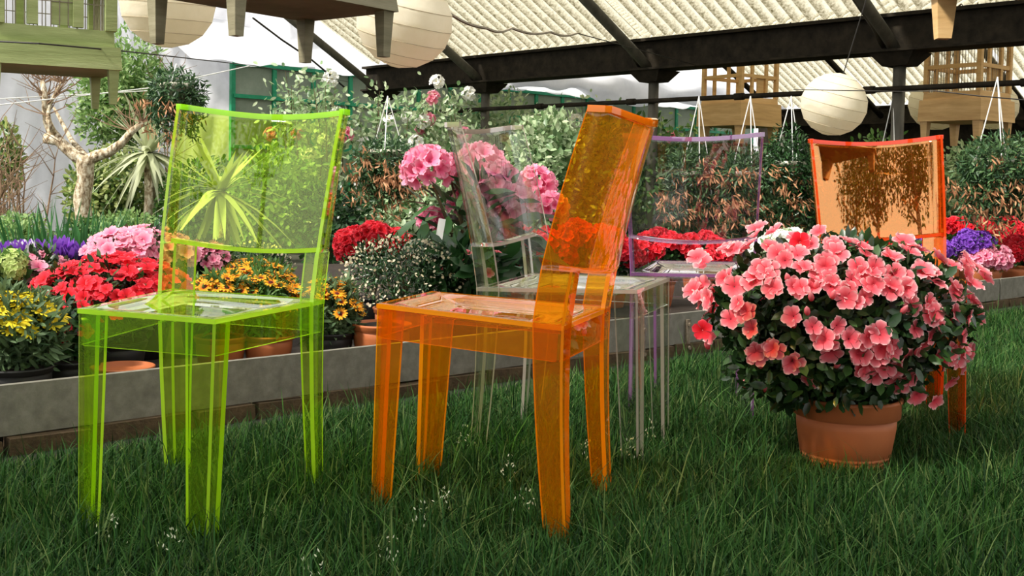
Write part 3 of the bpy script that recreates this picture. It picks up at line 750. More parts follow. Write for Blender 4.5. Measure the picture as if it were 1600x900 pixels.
def plant(name, label, cat, px, py, Y, rx, rz, leaf='mid_leaf', n=1500, L=.05, W=.02, ry=None, base=SOIL, pot=None, flowers=(), group=None, shell=.45, up=.3, jitter=.8, lump=.18, leafname='foliage', squash=None):
    """px,py: centre of the crown in the photograph, Y its distance, rx, rz its half sizes in pixels"""
    k = Y / F; c = P(px, py, Y); RX, RZ = rx * k, rz * k; RY = RX * .85 if ry is None else ry
    t = thing(name, label, cat, (c.x, c.y, base), 0, group)
    cz = c.z - base
    z0 = 0
    if pot:
        pr, ph, pm_ = pot[:3]
        link('pot', pot_mesh('pot', pr, ph, pm_), t); link('potting_soil', soil_disc(pr * .92, ph * .9), t); z0 = ph * .85
    foliage(leafname, t, n, (RX, RY, RZ), L, W, leaf, (0, 0, cz), shell, up, jitter, lump, squash)
    tips = [(random.uniform(-.6, .6) * RX, random.uniform(-.6, .6) * RY, cz + random.uniform(-.1, .6) * RZ) for _ in range(7)]
    stems(t, (0, 0, z0), tips, max(.004, RX * .02))
    for kind, cnt, size, zmin, nm in flowers:
        for i in range(cnt):
            for _ in range(60):
                d = Vector(rand_unit(1)[0])
                if d.z > zmin: break
            r = random.uniform(.88, 1.04)
            loc = Vector((d.x * RX * r, d.y * RY * r, cz + d.z * RZ * r))
            nn = Vector((d.x / RX, d.y / RY, d.z / RZ)).normalized() + (Vector((0, -.3, 1.0)) if nm == 'daisy' else Vector((0, -.25, .35))) + Vector(rand_unit(1)[0]) * .35
            put_flower(t, kind, loc, nn, size * random.uniform(.8, 1.15), nm)
    return t

# ---- big potted azalea on the lawn
def big_azalea():
    c = P(1312, 492, 2.92); RX, RY, RZ = .375, .245, .215
    t = thing('potted_azalea', 'large coral pink azalea in a terracotta pot standing on the lawn', 'potted plant', (POT.x, POT.y, 0))
    r, h = .139, .178
    link('pot', pot_mesh('pot', r, h, 'terracotta', rim=.30, taper=.83, bands=True), t)
    link('potting_soil', soil_disc(r * .93, h * .9), t)
    cl = Vector((c.x - POT.x, c.y - POT.y, c.z))
    foliage('foliage', t, 5200, (RX * .90, RY * .92, RZ * .95), .040, .021, 'azalea_leaf', cl, .35, .25, .8, .10)
    foliage('foliage', t, 1500, (.27, .19, .10), .038, .020, 'azalea_leaf', cl + Vector((-.02, 0, -.15)), .2, .25, .8, .12)
    tips = []
    for i in range(26):
        d = Vector(rand_unit(1)[0]); d.z = abs(d.z) * .9 - .25; tips.append(cl + Vector((d.x * RX * .8, d.y * RY * .8, d.z * RZ * .85)))
    stems(t, (0, 0, h * .85), tips, .006, 'twig')
    px = [(1180,376),(1212,360),(1205,388),(1275,368),(1262,384),(1340,386),(1385,402),(1335,420),(1310,402),(1250,398),(1222,402),(1160,402),(1142,392),(1420,402),(1440,420),(1482,414),(1502,430),(1522,442),(1530,424),(1365,416),(1395,428),(1462,438),(1290,418),(1352,400),(1408,388),(1460,402),(1190,362),(1172,388),(1236,372),(1298,384),(1320,380),(1436,398),(1512,412),
          (1100,413),(1086,460),(1092,452),(1108,470),(1240,446),(1214,450),(1320,455),(1345,470),(1365,440),(1385,446),(1410,450),(1450,430),(1490,486),(1506,492),(1425,482),(1446,476),(1460,502),(1512,474),(1270,508),(1140,440),(1128,434),(1156,470),(1180,440),(1204,436),(1236,492),(1198,420),(1276,440),(1300,440),(1334,442),(1256,424),(1404,432),(1486,452),(1352,452),
          (1305,512),(1285,531),(1296,550),(1320,536),(1372,548),(1390,545),(1400,574),(1345,576),(1362,582),(1395,592),(1464,550),(1480,548),(1470,566),(1512,550),(1488,600),(1426,620),(1462,620),(1370,616),(1110,524),(1260,588),(1412,562),(1444,540),(1432,508),(1376,516),(1352,528),(1418,586),(1498,530),(1450,520),(1336,552),(1180,520),(1212,540),(1166,486),(1148,500),(1380,568),(1240,560),(1500,572),(1186,550)]
    for (x, y) in px:
        for rep in range(random.choice((1, 1, 2, 2))):
            qx, qy = x + random.uniform(-6, 6) * (1 + rep), y + random.uniform(-6, 6) * (1 + rep)
            w = P(qx, qy, c.y); dx = (w.x - c.x) / RX; dz = (w.z - c.z) / RZ; rr = dx * dx + dz * dz
            if rr > 1.0: k = 1 / math.sqrt(rr); dy = .05 + random.uniform(-.2, .2)
            else: dy = math.sqrt(1 - rr)
            w = P(qx, qy, c.y - dy * RY * 1.02)
            loc = w - Vector((POT.x, POT.y, 0))
            nn = Vector((dx * .8, -max(.35, dy), dz * .7 + .25)) + Vector(rand_unit(1)[0]) * .45
            put_flower(t, 'coral', loc, nn, random.uniform(.024, .033))
    for (x, y) in ((1098, 516), (1250, 378)):
        put_flower(t, 'red', P(x, y, c.y - .12) - Vector((POT.x, POT.y, 0)), Vector((-.3, -1, .2)), .027)
    for (x, y) in ((1232, 440), (1268, 470), (1275, 452), (1300, 467), (1262, 492), (1305, 575), (1108, 545), (1190, 575), (1164, 605), (1196, 612), (1240, 512), (1430, 555), (1364, 590), (1172, 530), (1408, 490)):
        w = P(x, y, c.y); dx = (w.x - c.x) / RX; dz = (w.z - c.z) / RZ; dy = math.sqrt(max(.05, 1 - dx * dx - dz * dz))
        put_flower(t, 'bud', P(x, y, c.y - dy * RY * 1.02) - Vector((POT.x, POT.y, 0)), Vector((dx * .6 + random.uniform(-.3, .3), -.5, .6)), .026, 'bud')
    for i in range(70):                                  # round the back
        d = Vector(rand_unit(1)[0]); d.y = abs(d.y); d.z = abs(d.z) * 1.0 - .2
        put_flower(t, 'coral', cl + Vector((d.x * RX, d.y * RY, d.z * RZ)), d + Vector((0, 0, .3)), random.uniform(.023, .030))
big_azalea()

# ---- the bed, front rows
def bed(px, py, tt, *a, **k): return plant(a[0], a[1], a[2], px, py, DY(px, tt), *a[3:], **k)
bed(178, 464, .45, 'red_azalea', 'scarlet red azalea in full bloom behind the lime chair', 'potted plant', 118, 62, leaf='azalea_leaf', n=2000, L=.035, W=.016, pot=(.10, .13, 'black_pot'), flowers=(('red', 260, .027, -.3, 'blossom'),))
bed(110, 520, .30, 'red_azalea', 'low trailing red azalea under the scarlet one at the left', 'potted plant', 48, 50, leaf='dark_leaf', n=900, L=.035, W=.016, pot=(.09, .11, 'black_pot'), flowers=(('red', 34, .022, -.5, 'blossom'),))
bed(222, 400, .85, 'pink_azalea', 'rose pink azalea above the scarlet one, left of the lime chair back', 'potted plant', 85, 42, leaf='azalea_leaf', n=1400, L=.035, W=.016, pot=(.10, .13, 'black_pot'), flowers=(('pink', 190, .028, -.1, 'blossom'),))
bed(318, 412, .95, 'pink_azalea', 'small pink azalea seen beneath the lime chair backrest', 'potted plant', 42, 34, leaf='azalea_leaf', n=800, L=.035, W=.016, pot=(.09, .12, 'black_pot'), flowers=(('pink', 60, .026, -.1, 'blossom'),))
bed(62, 432, .80, 'pink_azalea', 'pale pink azalea beside the lime green hydrangea', 'potted plant', 46, 34, leaf='azalea_leaf', n=900, L=.035, W=.016, pot=(.09, .12, 'black_pot'), flowers=(('pink', 66, .026, -.2, 'blossom'),))
bed(24, 520, .22, 'yellow_daisy', 'grey-leaved plant with yellow daisies at the left edge', 'potted plant', 66, 66, leaf='grey_leaf', n=2200, L=.045, W=.011, up=.6, pot=(.10, .12, 'black_pot'), flowers=(('yellow', 70, .034, .1, 'daisy'),))
bed(8, 428, .75, 'hydrangea', 'lime green hydrangea head at the left edge', 'potted plant', 26, 24, leaf='mid_leaf', n=300, L=.05, W=.03, pot=(.10, .12, 'black_pot'), flowers=(('lime', 5, .042, .2, 'flower_head'),))
t = link('flower_pot', pot_mesh('flower_pot', .088, .10, 'terracotta'), None, None, label='low terracotta pot beneath the scarlet azalea', cat='pot'); q = P(192, 560, DY(192, .16)); t.location = (q.x, q.y, SOIL)
for i, (px, py, tt, rx, rz, lab) in enumerate(((345, 470, .42, 46, 44, 'orange daisy plant seen through the lime chair seat, nearest the red azalea'), (420, 478, .36, 52, 52, 'orange daisy plant directly below the lime backrest'), (515, 492, .30, 50, 56, 'orange daisy plant right of the lime chair legs'), (395, 432, .85, 60, 26, 'row of orange daisies behind, under the lime backrest'))):
    bed(px, py, tt, 'orange_daisy', lab, 'potted plant', rx, rz, leaf='mid_leaf' if i != 2 else 'grey_leaf', n=1500, L=.042, W=.011, up=.5, pot=(.085, .12, 'terracotta' if i in (0, 1) else 'black_pot'), flowers=(('orange', 50, .026, .05, 'daisy'),), group='orange daisies in the bed')
def button_bush(px, py, tt, rx, rz, lab, pot, nf=620):
    t = bed(px, py, tt, 'button_flower_bush', lab, 'potted plant', rx, rz, leaf='dark_leaf', n=2600, L=.022, W=.007, shell=.3, pot=pot)
    Y = DY(px, tt); k = Y / F; c = P(px, py, Y)
    p, nr, _ = cloud(nf, (rx * k, rx * k * .85, rz * k), .8, .18)
    v = []; f = []
    me = leaves_mesh('small_flowers', p + np.array([0, 0, c.z - SOIL]), nr + RNG.normal(size=(nf, 3)) * .6, rand_unit(nf), RNG.uniform(.009, .016, nf), RNG.uniform(.010, .016, nf), 'button_flower', 0, 0, .5)
    link('small_flowers', me, t, kind='stuff')
button_bush(628, 422, .55, 96, 58, 'dark bush dotted with tiny cream flowers in a terracotta pot left of the orange seat', (.11, .15, 'terracotta'))
button_bush(395, 415, 1.3, 62, 36, 'dark bush with tiny white flowers seen under the lime backrest', (.10, .12, 'black_pot'), 350)
t = link('flower_pot', pot_mesh('flower_pot', .105, .15, 'terracotta'), None, None, label='terracotta pot at the bed edge just left of the orange chair', cat='pot'); q = P(596, 520, DY(596, .20)); t.location = (q.x, q.y, SOIL)
link('potting_soil', soil_disc(.097, .135), t)
bed(585, 388, 1.15, 'red_azalea', 'small red azalea behind the cream-dotted bush', 'potted plant', 52, 26, leaf='dark_leaf', n=800, L=.035, W=.016, pot=(.09, .12, 'black_pot'), flowers=(('redhead', 26, .045, -.2, 'flower_cluster'),))

# rhododendron with big trusses
def rhododendron():
    Y = DY(745, .75); c = P(745, 360, Y); k = Y / F
    t = thing('rhododendron', 'tall rhododendron with big pink flower trusses and long dark leaves', 'shrub', (c.x, c.y, SOIL))
    link('pot', pot_mesh('pot', .15, .2, 'black_pot'), t)
    n = 260; p, nr, _ = cloud(n, (105 * k, 80 * k, 95 * k), .3, .1)
    dr = nr + RNG.normal(size=(n, 3)) * .5 - np.array([0, 0, .25]); nl = np.array([[0, -.3, 1.0]]) + RNG.normal(size=(n, 3)) * .4
    link('foliage', leaves_mesh('foliage', p + np.array([0, 0, c.z - SOIL - .02]), dr, nl, RNG.uniform(.11, .19, n), RNG.uniform(.035, .055, n), 'dark_leaf', .1, .2, .5), t, kind='stuff')
    tips = []
    for (x, y, r, d) in ((668, 266, 37, 0), (700, 262, 22, .1), (750, 262, 38, .12), (778, 290, 36, .0), (800, 318, 34, -.05), (838, 290, 30, .2), (862, 326, 26, .1), (672, 345, 22, .1), (720, 318, 22, .18), (790, 350, 26, .1)):
        w = P(x, y, Y + d); loc = w - Vector((c.x, c.y, SOIL)); tips.append(loc)
        put_flower(t, 'rhodo', loc, Vector((0, -.3, 1)), r * k * .95, 'flower_truss')
    stems(t, (0, 0, .15), tips, .011)
    w = P(688, 360, Y - .22); q = MB(); q.box((0, 0, 0), (.030, .002, .10)); o = link('plant_tag', q.mesh('plant_tag', 'white_plastic'), t, w - Vector((c.x, c.y, SOIL))); o.rotation_euler = (.1, .15, .1)
rhododendron()
bed(735, 425, .40, 'red_azalea', 'leafy plant with salmon buds between the cream-dotted bush and the clear chair', 'potted plant', 55, 42, leaf='dark_leaf', n=220, L=.12, W=.05, pot=(.10, .12, 'black_pot'), flowers=(('coral', 16, .022, -.2, 'blossom'),))
# red masses further right
reds = ((790, 395, .9, 50, 32, 'red azalea seen through the clear chair back'), (885, 392, .9, 48, 36, 'red azalea between the clear and the orange backrest'), (950, 400, 1.0, 46, 34, 'red azalea behind the orange backrest'), (1025, 402, .9, 52, 32, 'red azalea under the left half of the violet-edged backrest'), (1095, 400, 1.1, 40, 26, 'red azalea under the middle of the violet-edged backrest'))
for (px, py, tt, rx, rz, lab) in reds:
    bed(px, py, tt, 'red_azalea', lab, 'potted plant', rx, rz, leaf='dark_leaf', n=900, L=.04, W=.018, pot=(.11, .14, 'terracotta'), flowers=(('redhead', 40, .05, -.2, 'flower_cluster'),), group='red azaleas in the bed')
for (px, py, tt, rx, rz, kind, lab) in ((1230, 392, .8, 44, 24, 'whitehead', 'white-flowered plant behind the left of the big azalea'), (1440, 392, .55, 34, 20, 'violethead', 'violet-flowered plant behind the red-orange chair'), (1500, 372, .7, 46, 28, 'redhead', 'red geranium right of the red-orange chair'), (1570, 378, .75, 44, 28, 'redhead', 'red geranium at the right edge of the bed'), (1525, 388, .35, 26, 18, 'violethead', 'small violet-flowered plant right of the red-orange chair'), (1540, 408, .3, 30, 20, 'pinkhead', 'pink flowered plant above the right end of the edging boards'), (1375, 392, .8, 34, 20, 'redhead', 'red geranium seen under the red-orange backrest'), (1590, 402, .25, 26, 22, 'redhead', 'red geranium in the terracotta pot at the right edge')):
    bed(px, py, tt, 'bedding_plant', lab, 'potted plant', rx, rz, leaf='mid_leaf' if kind != 'whitehead' else 'pale_leaf', n=700, L=.06, W=.03, pot=(.11, .15, 'terracotta'), flowers=((kind, 26, .055, -.1, 'flower_cluster'),))

# crocuses and iris clumps at the left
def blades(name, t, n, rad, H, W, mat, spread=.25):
    a = RNG.uniform(0, 6.28, n); r = RNG.uniform(0, 1, n) ** .5
    p = np.stack([np.cos(a) * r * rad, np.sin(a) * r * rad * .6, np.zeros(n)], 1)
    d = np.stack([np.cos(a) * r * spread, np.sin(a) * r * spread, np.ones(n)], 1) + RNG.normal(size=(n, 3)) * np.array([.1, .1, .05])
    link(name, leaves_mesh(name, p, d, RNG.normal(size=(n, 3)) * np.array([1, 1, .1]), H * RNG.uniform(.6, 1.1, n), W, mat, .1, .08, .45), t, kind='stuff')
for i, px in enumerate((4, 20, 36, 62, 78, 92, 112, 126)):
    py = 395 + random.uniform(-6, 6); Y = DY(px, 1.25); w = P(px, py, Y)
    t = thing('crocus', ('violet crocus clump behind the pale pink azalea' if i != 2 else 'white crocus clump among the violet ones'), 'flower', (w.x, w.y, SOIL), 0, 'crocuses behind the azaleas')
    blades('leaves', t, 40, .05, w.z - SOIL + .0, .006, 'iris_leaf')
    for j in range(4): put_flower(t, 'crocuswhite' if i == 2 else 'crocus', Vector((random.uniform(-.04, .04), random.uniform(-.03, .03), w.z - SOIL - .03 + random.uniform(-.02, .02))), Vector((random.uniform(-.2, .2), -.15, 1)), .044, 'crocus_flower')
for (px, top, lab) in ((75, 330, 'tall clump of upright iris leaves left of the gnarled trunk'), (110, 336, 'upright iris leaves right in front of the gnarled trunk'), (190, 352, 'upright iris leaves left of the lime chair back'), (225, 350, 'upright iris leaves touching the lime chair back edge')):
    Y = DY(px, 1.9); w = P(px, top, Y)
    t = thing('iris_clump', lab, 'plant', (w.x, w.y, SOIL), 0, 'iris leaf clumps'); blades('leaves', t, 70, .12, w.z - SOIL + .05, .018, 'iris_leaf', .35)

# ---- left background
def branch_obj(t, name, pts, r0, r1, mat, n=8):
    q = MB(); k = len(pts); q.tube(pts, [r0 + (r1 - r0) * i / (k - 1) for i in range(k)], n); return link(name, q.mesh(name, mat, True), t)
def gnarled_tree():
    Y = 10.6; b = P(137, 384, Y); t = thing('gnarled_tree', 'pollarded gnarled tree with pale flaking bark at the left', 'tree', (b.x, b.y, 0))
    def w(px, py, d=0): return P(px, py, Y + d) - Vector((b.x, b.y, 0))
    pts = [w(139, 392), w(136, 372), w(131, 340), w(128, 310), w(134, 280), w(133, 258), w(136, 244)]
    q = MB(); q.tube(pts, [.088, .07, .075, .082, .074, .082, .088], 14); link('trunk', q.mesh('trunk', 'bark', True), t)
    L_ = branch_obj(t, 'branch', [w(134, 252), w(118, 244), w(102, 230), w(90, 219), w(70, 216)], .062, .05, 'bark')
    branch_obj(t, 'branch', [w(92, 220), w(80, 205, .1), w(74, 190, .1), w(71, 168), w(70, 146), w(66, 126)], .052, .022, 'bark')
    branch_obj(t, 'branch', [w(84, 208), w(80, 198, -.1), w(75, 188, -.1), w(76, 170), w(84, 150), w(96, 128)], .03, .01, 'bark')
    branch_obj(t, 'branch', [w(138, 250), w(152, 243), w(170, 238), w(190, 224), w(206, 205), w(224, 192)], .06, .028, 'bark')
    branch_obj(t, 'branch', [w(136, 246), w(112, 220, .3), w(96, 190, .4), w(84, 168, .4)], .03, .012, 'bark')
    q = MB(); rr = random.Random(5)
    for i in range(70):
        x, y = rr.choice(((68, 130), (72, 150), (70, 165), (84, 150), (96, 130), (66, 126), (222, 192), (206, 205), (72, 180)))
        p0 = w(x, y); a = rr.uniform(-.5, 3.6); ln = rr.uniform(.12, .42)
        d = Vector((math.cos(a), rr.uniform(-.5, .5), abs(math.sin(a)) + .15)).normalized()
        p1 = p0 + d * ln * .5 + Vector((rr.uniform(-.04, .04), 0, .03)); p2 = p1 + (d + Vector((rr.uniform(-.5, .5), 0, .3))).normalized() * ln * .5
        q.tube([p0, p1, p2], [.008, .005, .002], 4)
        q.tube([p1, p1 + Vector((rr.uniform(-.15, .15), rr.uniform(-.1, .1), rr.uniform(.05, .2)))], [.004, .0015], 4)
    link('twigs', q.mesh('twigs', 'twig'), t, kind='stuff')
gnarled_tree()
def twiggy(px, base_py, top_py, Y, spread, lab, seed):
    rr = random.Random(seed); b = P(px, base_py, Y); t = thing('bare_shrub', lab, 'shrub', (b.x, b.y, 0)); H = P(px, top_py, Y).z
    q = MB()
    for i in range(6):
        a = rr.uniform(-1, 1); p = Vector((a * .08, rr.uniform(-.1, .1), 0)); pts = [p]
        n = 6
        for k in range(n):
            p = p + Vector((a * spread * H / n * rr.uniform(.3, 1.4), rr.uniform(-.05, .05), H / n * rr.uniform(.7, 1.1))); pts.append(p)
            for s in range(2):
                e = p + Vector((rr.uniform(-.3, .3), rr.uniform(-.2, .2), rr.uniform(.05, .35))); q.tube([p, (p + e) / 2 + Vector((rr.uniform(-.05, .05), 0, 0)), e], [.005, .0035, .0015], 4)
        q.tube(pts, [.012 * (1 - k / (n + 2)) for k in range(n + 1)], 5)
    link('twigs', q.mesh('twigs', 'twig'), t, kind='stuff')
twiggy(38, 376, 205, 9.8, .25, 'bare twiggy shrub in front of the grey plastic at the left edge', 3)
twiggy(5, 380, 240, 9.0, .2, 'low bare shrub cut by the left edge of the picture', 8)
twiggy(268, 380, 80, 12.5, .12, 'tall bare sapling behind the hanging basket at the left', 9)
def cordyline(px, py, Y, lab, n=90, L=1.0):
    c = P(px, py, Y); t = thing('cordyline', lab, 'plant', (c.x, c.y, 0)); q = MB(); q.tube([(0, 0, 0), (0.02, 0, c.z * .5), (0, 0, c.z)], [.07, .06, .05], 8); link('trunk', q.mesh('trunk', 'bark', True), t)
    for i in range(n):
        a = random.uniform(0, 6.28); e = random.uniform(-.9, 1.1); ln = L * random.uniform(.6, 1.1); d = Vector((math.cos(a) * math.cos(e), math.sin(a) * math.cos(e), math.sin(e))); sd = d.cross(Vector((0, 0, 1))).normalized()
        v = []; w = .034
        for k in range(5):
            f_ = k / 4; p = d * ln * f_ + Vector((0, 0, -.35 * ln * f_ * f_ * (1 if e < .6 else .3))); ww = w * (1 - f_ ** 2 * .95); v += [p - sd * ww + Vector((0, 0, .008)), p + sd * ww + Vector((0, 0, .008))]
        if i == 0 or i < 300:
            mb = MB(); mb.add(v, [(2 * k, 2 * k + 1, 2 * k + 3, 2 * k + 2) for k in range(4)]); link('leaf', mb.mesh('leaf', 'strap_leaf', True), t, (0, 0, c.z))
cordyline(232, 240, 11.6, 'cordyline with drooping pale strap leaves beside the lime chair', 90, .72)
cordyline(345, 300, 9.5, 'cordyline with long strap leaves seen through the lime backrest', 60, .7)
bgp = [
 (20, 370, 8.6, 55, 34, 'light_leaf', 'low light green bush under the bare shrub at the left edge', 1600, .05, .025),
 (8, 250, 10.5, 34, 60, 'variegated_leaf', 'leafy shrub cut by the left edge below the green birdcage', 900, .07, .03),
 (175, 305, 12.3, 80, 75, 'variegated_leaf', 'yellow-green variegated shrub behind the gnarled trunk', 4200, .085, .04),
 (190, 150, 13.2, 75, 85, 'light_leaf', 'tall bush of light leaves behind the gnarled tree', 4200, .09, .035),
 (205, 362, 8.4, 62, 34, 'light_leaf', 'low mound of fresh green leaves left of the lime chair', 2000, .04, .02),
 (150, 368, 9.5, 50, 30, 'mid_leaf', 'dark small-leaved mound at the foot of the gnarled trunk', 1500, .05, .025),
 (330, 330, 11.5, 85, 85, 'mid_leaf', 'bushy shrub seen through the left of the lime backrest', 3600, .07, .035),
 (430, 320, 11.0, 90, 90, 'light_leaf', 'bushy shrub seen through the right of the lime backrest', 3600, .07, .035),
 (520, 345, 9.6, 60, 55, 'dark_leaf', 'dark bush between the lime chair and the left post', 2200, .06, .03),
 (660, 330, 10.5, 90, 60, 'pale_leaf', 'pale glossy bush behind the rhododendron', 2800, .08, .04),
 (860, 270, 10.8, 80, 95, 'pale_leaf', 'tall pale glossy shrub left of the orange backrest', 4600, .075, .042),
 (930, 300, 12.5, 70, 100, 'pale_leaf', 'tall pale shrub directly behind the orange backrest', 3600, .08, .042),
 (770, 255, 13.5, 80, 95, 'pale_leaf', 'pale shrub behind the clear chair back', 3600, .085, .045),
 (1010, 300, 11.5, 60, 95, 'mid_leaf', 'green shrub between the orange and the violet-edged backrest', 2800, .08, .04),
 (1110, 310, 12.5, 90, 95, 'mid_leaf', 'green shrub seen through the violet-edged backrest', 3600, .08, .04),
 (1230, 320, 12.0, 80, 95, 'dark_leaf', 'dark shrub between the violet-edged and the red-orange backrest', 3200, .08, .04),
 (1370, 310, 13.0, 110, 100, 'mid_leaf', 'green shrub seen through the red-orange backrest', 3600, .085, .04),
 (1520, 300, 12.5, 100, 90, 'pale_leaf', 'pale shrub right of the red-orange chair', 3600, .085, .042),
 (1610, 320, 11.0, 60, 90, 'dark_leaf', 'dark shrub at the right edge', 2200, .08, .04),
]
for (px, py, Y, rx, rz, lf, lab, n, L, W) in bgp:
    plant('shrub', lab, 'shrub', px, py, Y, rx, rz, leaf=lf, n=n, L=L, W=W, base=0.0, shell=.25, lump=.3)
# climbing roses on the glass wall
def climber(px0, px1, top, bot, Y, lab, n, mat, nfl, seed):
    rr = random.Random(seed); c = P((px0 + px1) / 2, bot, Y); t = thing('climbing_rose', lab, 'climber', (c.x, c.y, 0)); pos = []
    q = MB()
    for i in range(14):
        x = rr.uniform(px0, px1); tp = rr.uniform(top, top + (bot - top) * .45); p0 = P(x + rr.uniform(-12, 12), bot + 60, Y + rr.uniform(-.3, .3)); p1 = P(x + rr.uniform(-18, 18), tp, Y + rr.uniform(-.3, .3)); md = (p0 + p1) / 2 + Vector((rr.uniform(-.15, .15), 0, 0))
        o3 = Vector((c.x, c.y, 0)); q.tube([p0 - o3, md - o3, p1 - o3], [.012, .009, .003], 4)
        for k in range(n // 14):
            a = rr.random() ** .7; b = p0.lerp(md, a * 2) if a < .5 else md.lerp(p1, a * 2 - 1)
            pos.append(b - o3 + Vector((rr.gauss(0, .13), rr.gauss(0, .12), rr.gauss(0, .08))))
    link('canes', q.mesh('canes', 'stem'), t)
    p = np.array([tuple(w) for w in pos]); m_ = len(p)
    link('foliage', leaves_mesh('foliage', p, RNG.normal(size=(m_, 3)), RNG.normal(size=(m_, 3)) + np.array([0, -.6, .5]), RNG.uniform(.05, .10, m_), RNG.uniform(.03, .05, m_), mat), t, kind='stuff')
    for i in range(nfl):
        w = pos[rr.randrange(m_)] + Vector((0, -.12, 0)); put_flower(t, rr.choice(('whitehead', 'whitehead', 'pinkhead')), w, Vector((rr.uniform(-.5, .5), -1, .3)), rr.uniform(.05, .085), 'rose')
climber(425, 540, 108, 300, 11.8, 'climbing rose with thin canes above the lime backrest', 1500, 'pale_leaf', 10, 1)
climber(560, 720, 135, 330, 12.0, 'white and pink climbing rose behind the two left posts', 2800, 'pale_leaf', 34, 2)
climber(700, 960, 150, 330, 14.0, 'pale climbing plant on the glass wall above the clear chair', 2600, 'pale_leaf', 8, 3)
climber(1000, 1110, 180, 330, 14.5, 'climbing plant on the glass wall right of the orange backrest', 1500, 'light_leaf', 3, 4)

# hanging baskets (hooked to the rail pipe and the roof)
def hanging_basket(px, py, Y, rx, rz, lab, n=1600, tassels=24, leaf='ivy_leaf', trail=0.8, hook_py=None, potw=.12, tail=0):
    k = Y / F; c = P(px, py, Y); t = thing('hanging_basket', lab, 'hanging basket', (c.x, c.y, c.z), 0, 'hanging baskets')
    RX, RZ = rx * k, rz * k
    q = MB().lathe([(0.001, -.02), (potw * .7, -.02), (potw, .13), (potw * 1.06, .13), (potw * 1.06, .16), (potw * .96, .16), (potw * .9, .12), (0.001, .11)], 20); link('pot', q.mesh('pot', 'cream_pot', True), t)
    hz = (P(px, hook_py, Y).z - c.z) if hook_py is not None else P(px, 150, Y).z - c.z
    q = MB()
    for a in (0.5, 2.6, 4.7): q.tube([(potw * math.cos(a), potw * math.sin(a), .15), (0, 0, hz)], .004, 4)
    link('hanger', q.mesh('hanger', 'white_plastic'), t)
    foliage('foliage', t, n, (RX, RX * .85, RZ * .62), .05, .014, leaf, (0, 0, RZ * .35), .45, -.1, .8, .3)
    m_ = int(n * trail); a = RNG.uniform(0, 6.28, m_); ns = max(10, int(m_ / 45)); st = RNG.integers(0, ns, m_); sa = RNG.uniform(0, 6.28, ns); slen = RNG.uniform(.4, 1.0, ns); h = RNG.uniform(0, 1, m_)
    rr_ = RX * (.55 + .4 * RNG.uniform(size=ns))[st] * (1 - .15 * h)
    p = np.stack([np.cos(sa[st]) * rr_, np.sin(sa[st]) * rr_ * .85, RZ * .3 - h * slen[st] * (RZ * 1.25)], 1) + RNG.normal(size=(m_, 3)) * .022
    link('trailing_shoots', leaves_mesh('trailing_shoots', p, RNG.normal(size=(m_, 3)) * .8 - np.array([0, 0, .5]), RNG.normal(size=(m_, 3)), .05, .014, leaf), t, kind='stuff')
    if tassels:
        m_ = tassels * 26; cs = RNG.normal(size=(tassels, 3)) * np.array([.55, .5, .45]); cs = cs / np.maximum(1, np.linalg.norm(cs, axis=1, keepdims=True)) ; cs = cs * np.array([RX, RX * .85, RZ * .9]) + np.array([0, -RX * .25, -RZ * .2]); tid = RNG.integers(0, tassels, m_)
        p = cs[tid] + RNG.normal(size=(m_, 3)) * np.array([.05, .04, .03])
        link('seed_tassels', leaves_mesh('seed_tassels', p, RNG.normal(size=(m_, 3)) * .5 + np.array([.3, 0, -.8]), RNG.normal(size=(m_, 3)), .055, .013, 'seed_tassel'), t, kind='stuff')
hanging_basket(275, 165, 8.2, 52, 62, 'trailing green hanging basket above the left corner of the lime chair', 1500, 8, 'ivy_leaf', .9, hook_py=100)
hanging_basket(604, 272, 7.4, 52, 56, 'hanging basket with brown seed tassels in front of the left post', 1900, 26, 'ivy_leaf', .9)
hanging_basket(1088, 302, 8.2, 52, 74, 'hanging basket with brown tassels seen through the left of the violet-edged backrest', 2000, 26, 'ivy_leaf', .9)
hanging_basket(1168, 304, 7.8, 50, 78, 'hanging basket with brown tassels seen through the right of the violet-edged backrest', 2000, 30, 'ivy_leaf', .9)
hanging_basket(1232, 285, 8.6, 40, 84, 'hanging basket of dark ivy between the violet-edged and red-orange chairs', 2200, 12, 'dark_leaf', 1.2)
hanging_basket(1552, 285, 7.6, 62, 72, 'hanging basket with brown tassels at the right, cream pot showing', 2200, 26, 'ivy_leaf', .9, hook_py=120)
hanging_basket(1620, 270, 8.2, 50, 70, 'hanging basket of ivy cut by the right edge', 1500, 12, 'ivy_leaf', .9)
hanging_basket(1390, 300, 9.4, 60, 66, 'hanging basket seen through the red-orange backrest', 1500, 8, 'ivy_leaf', .9)

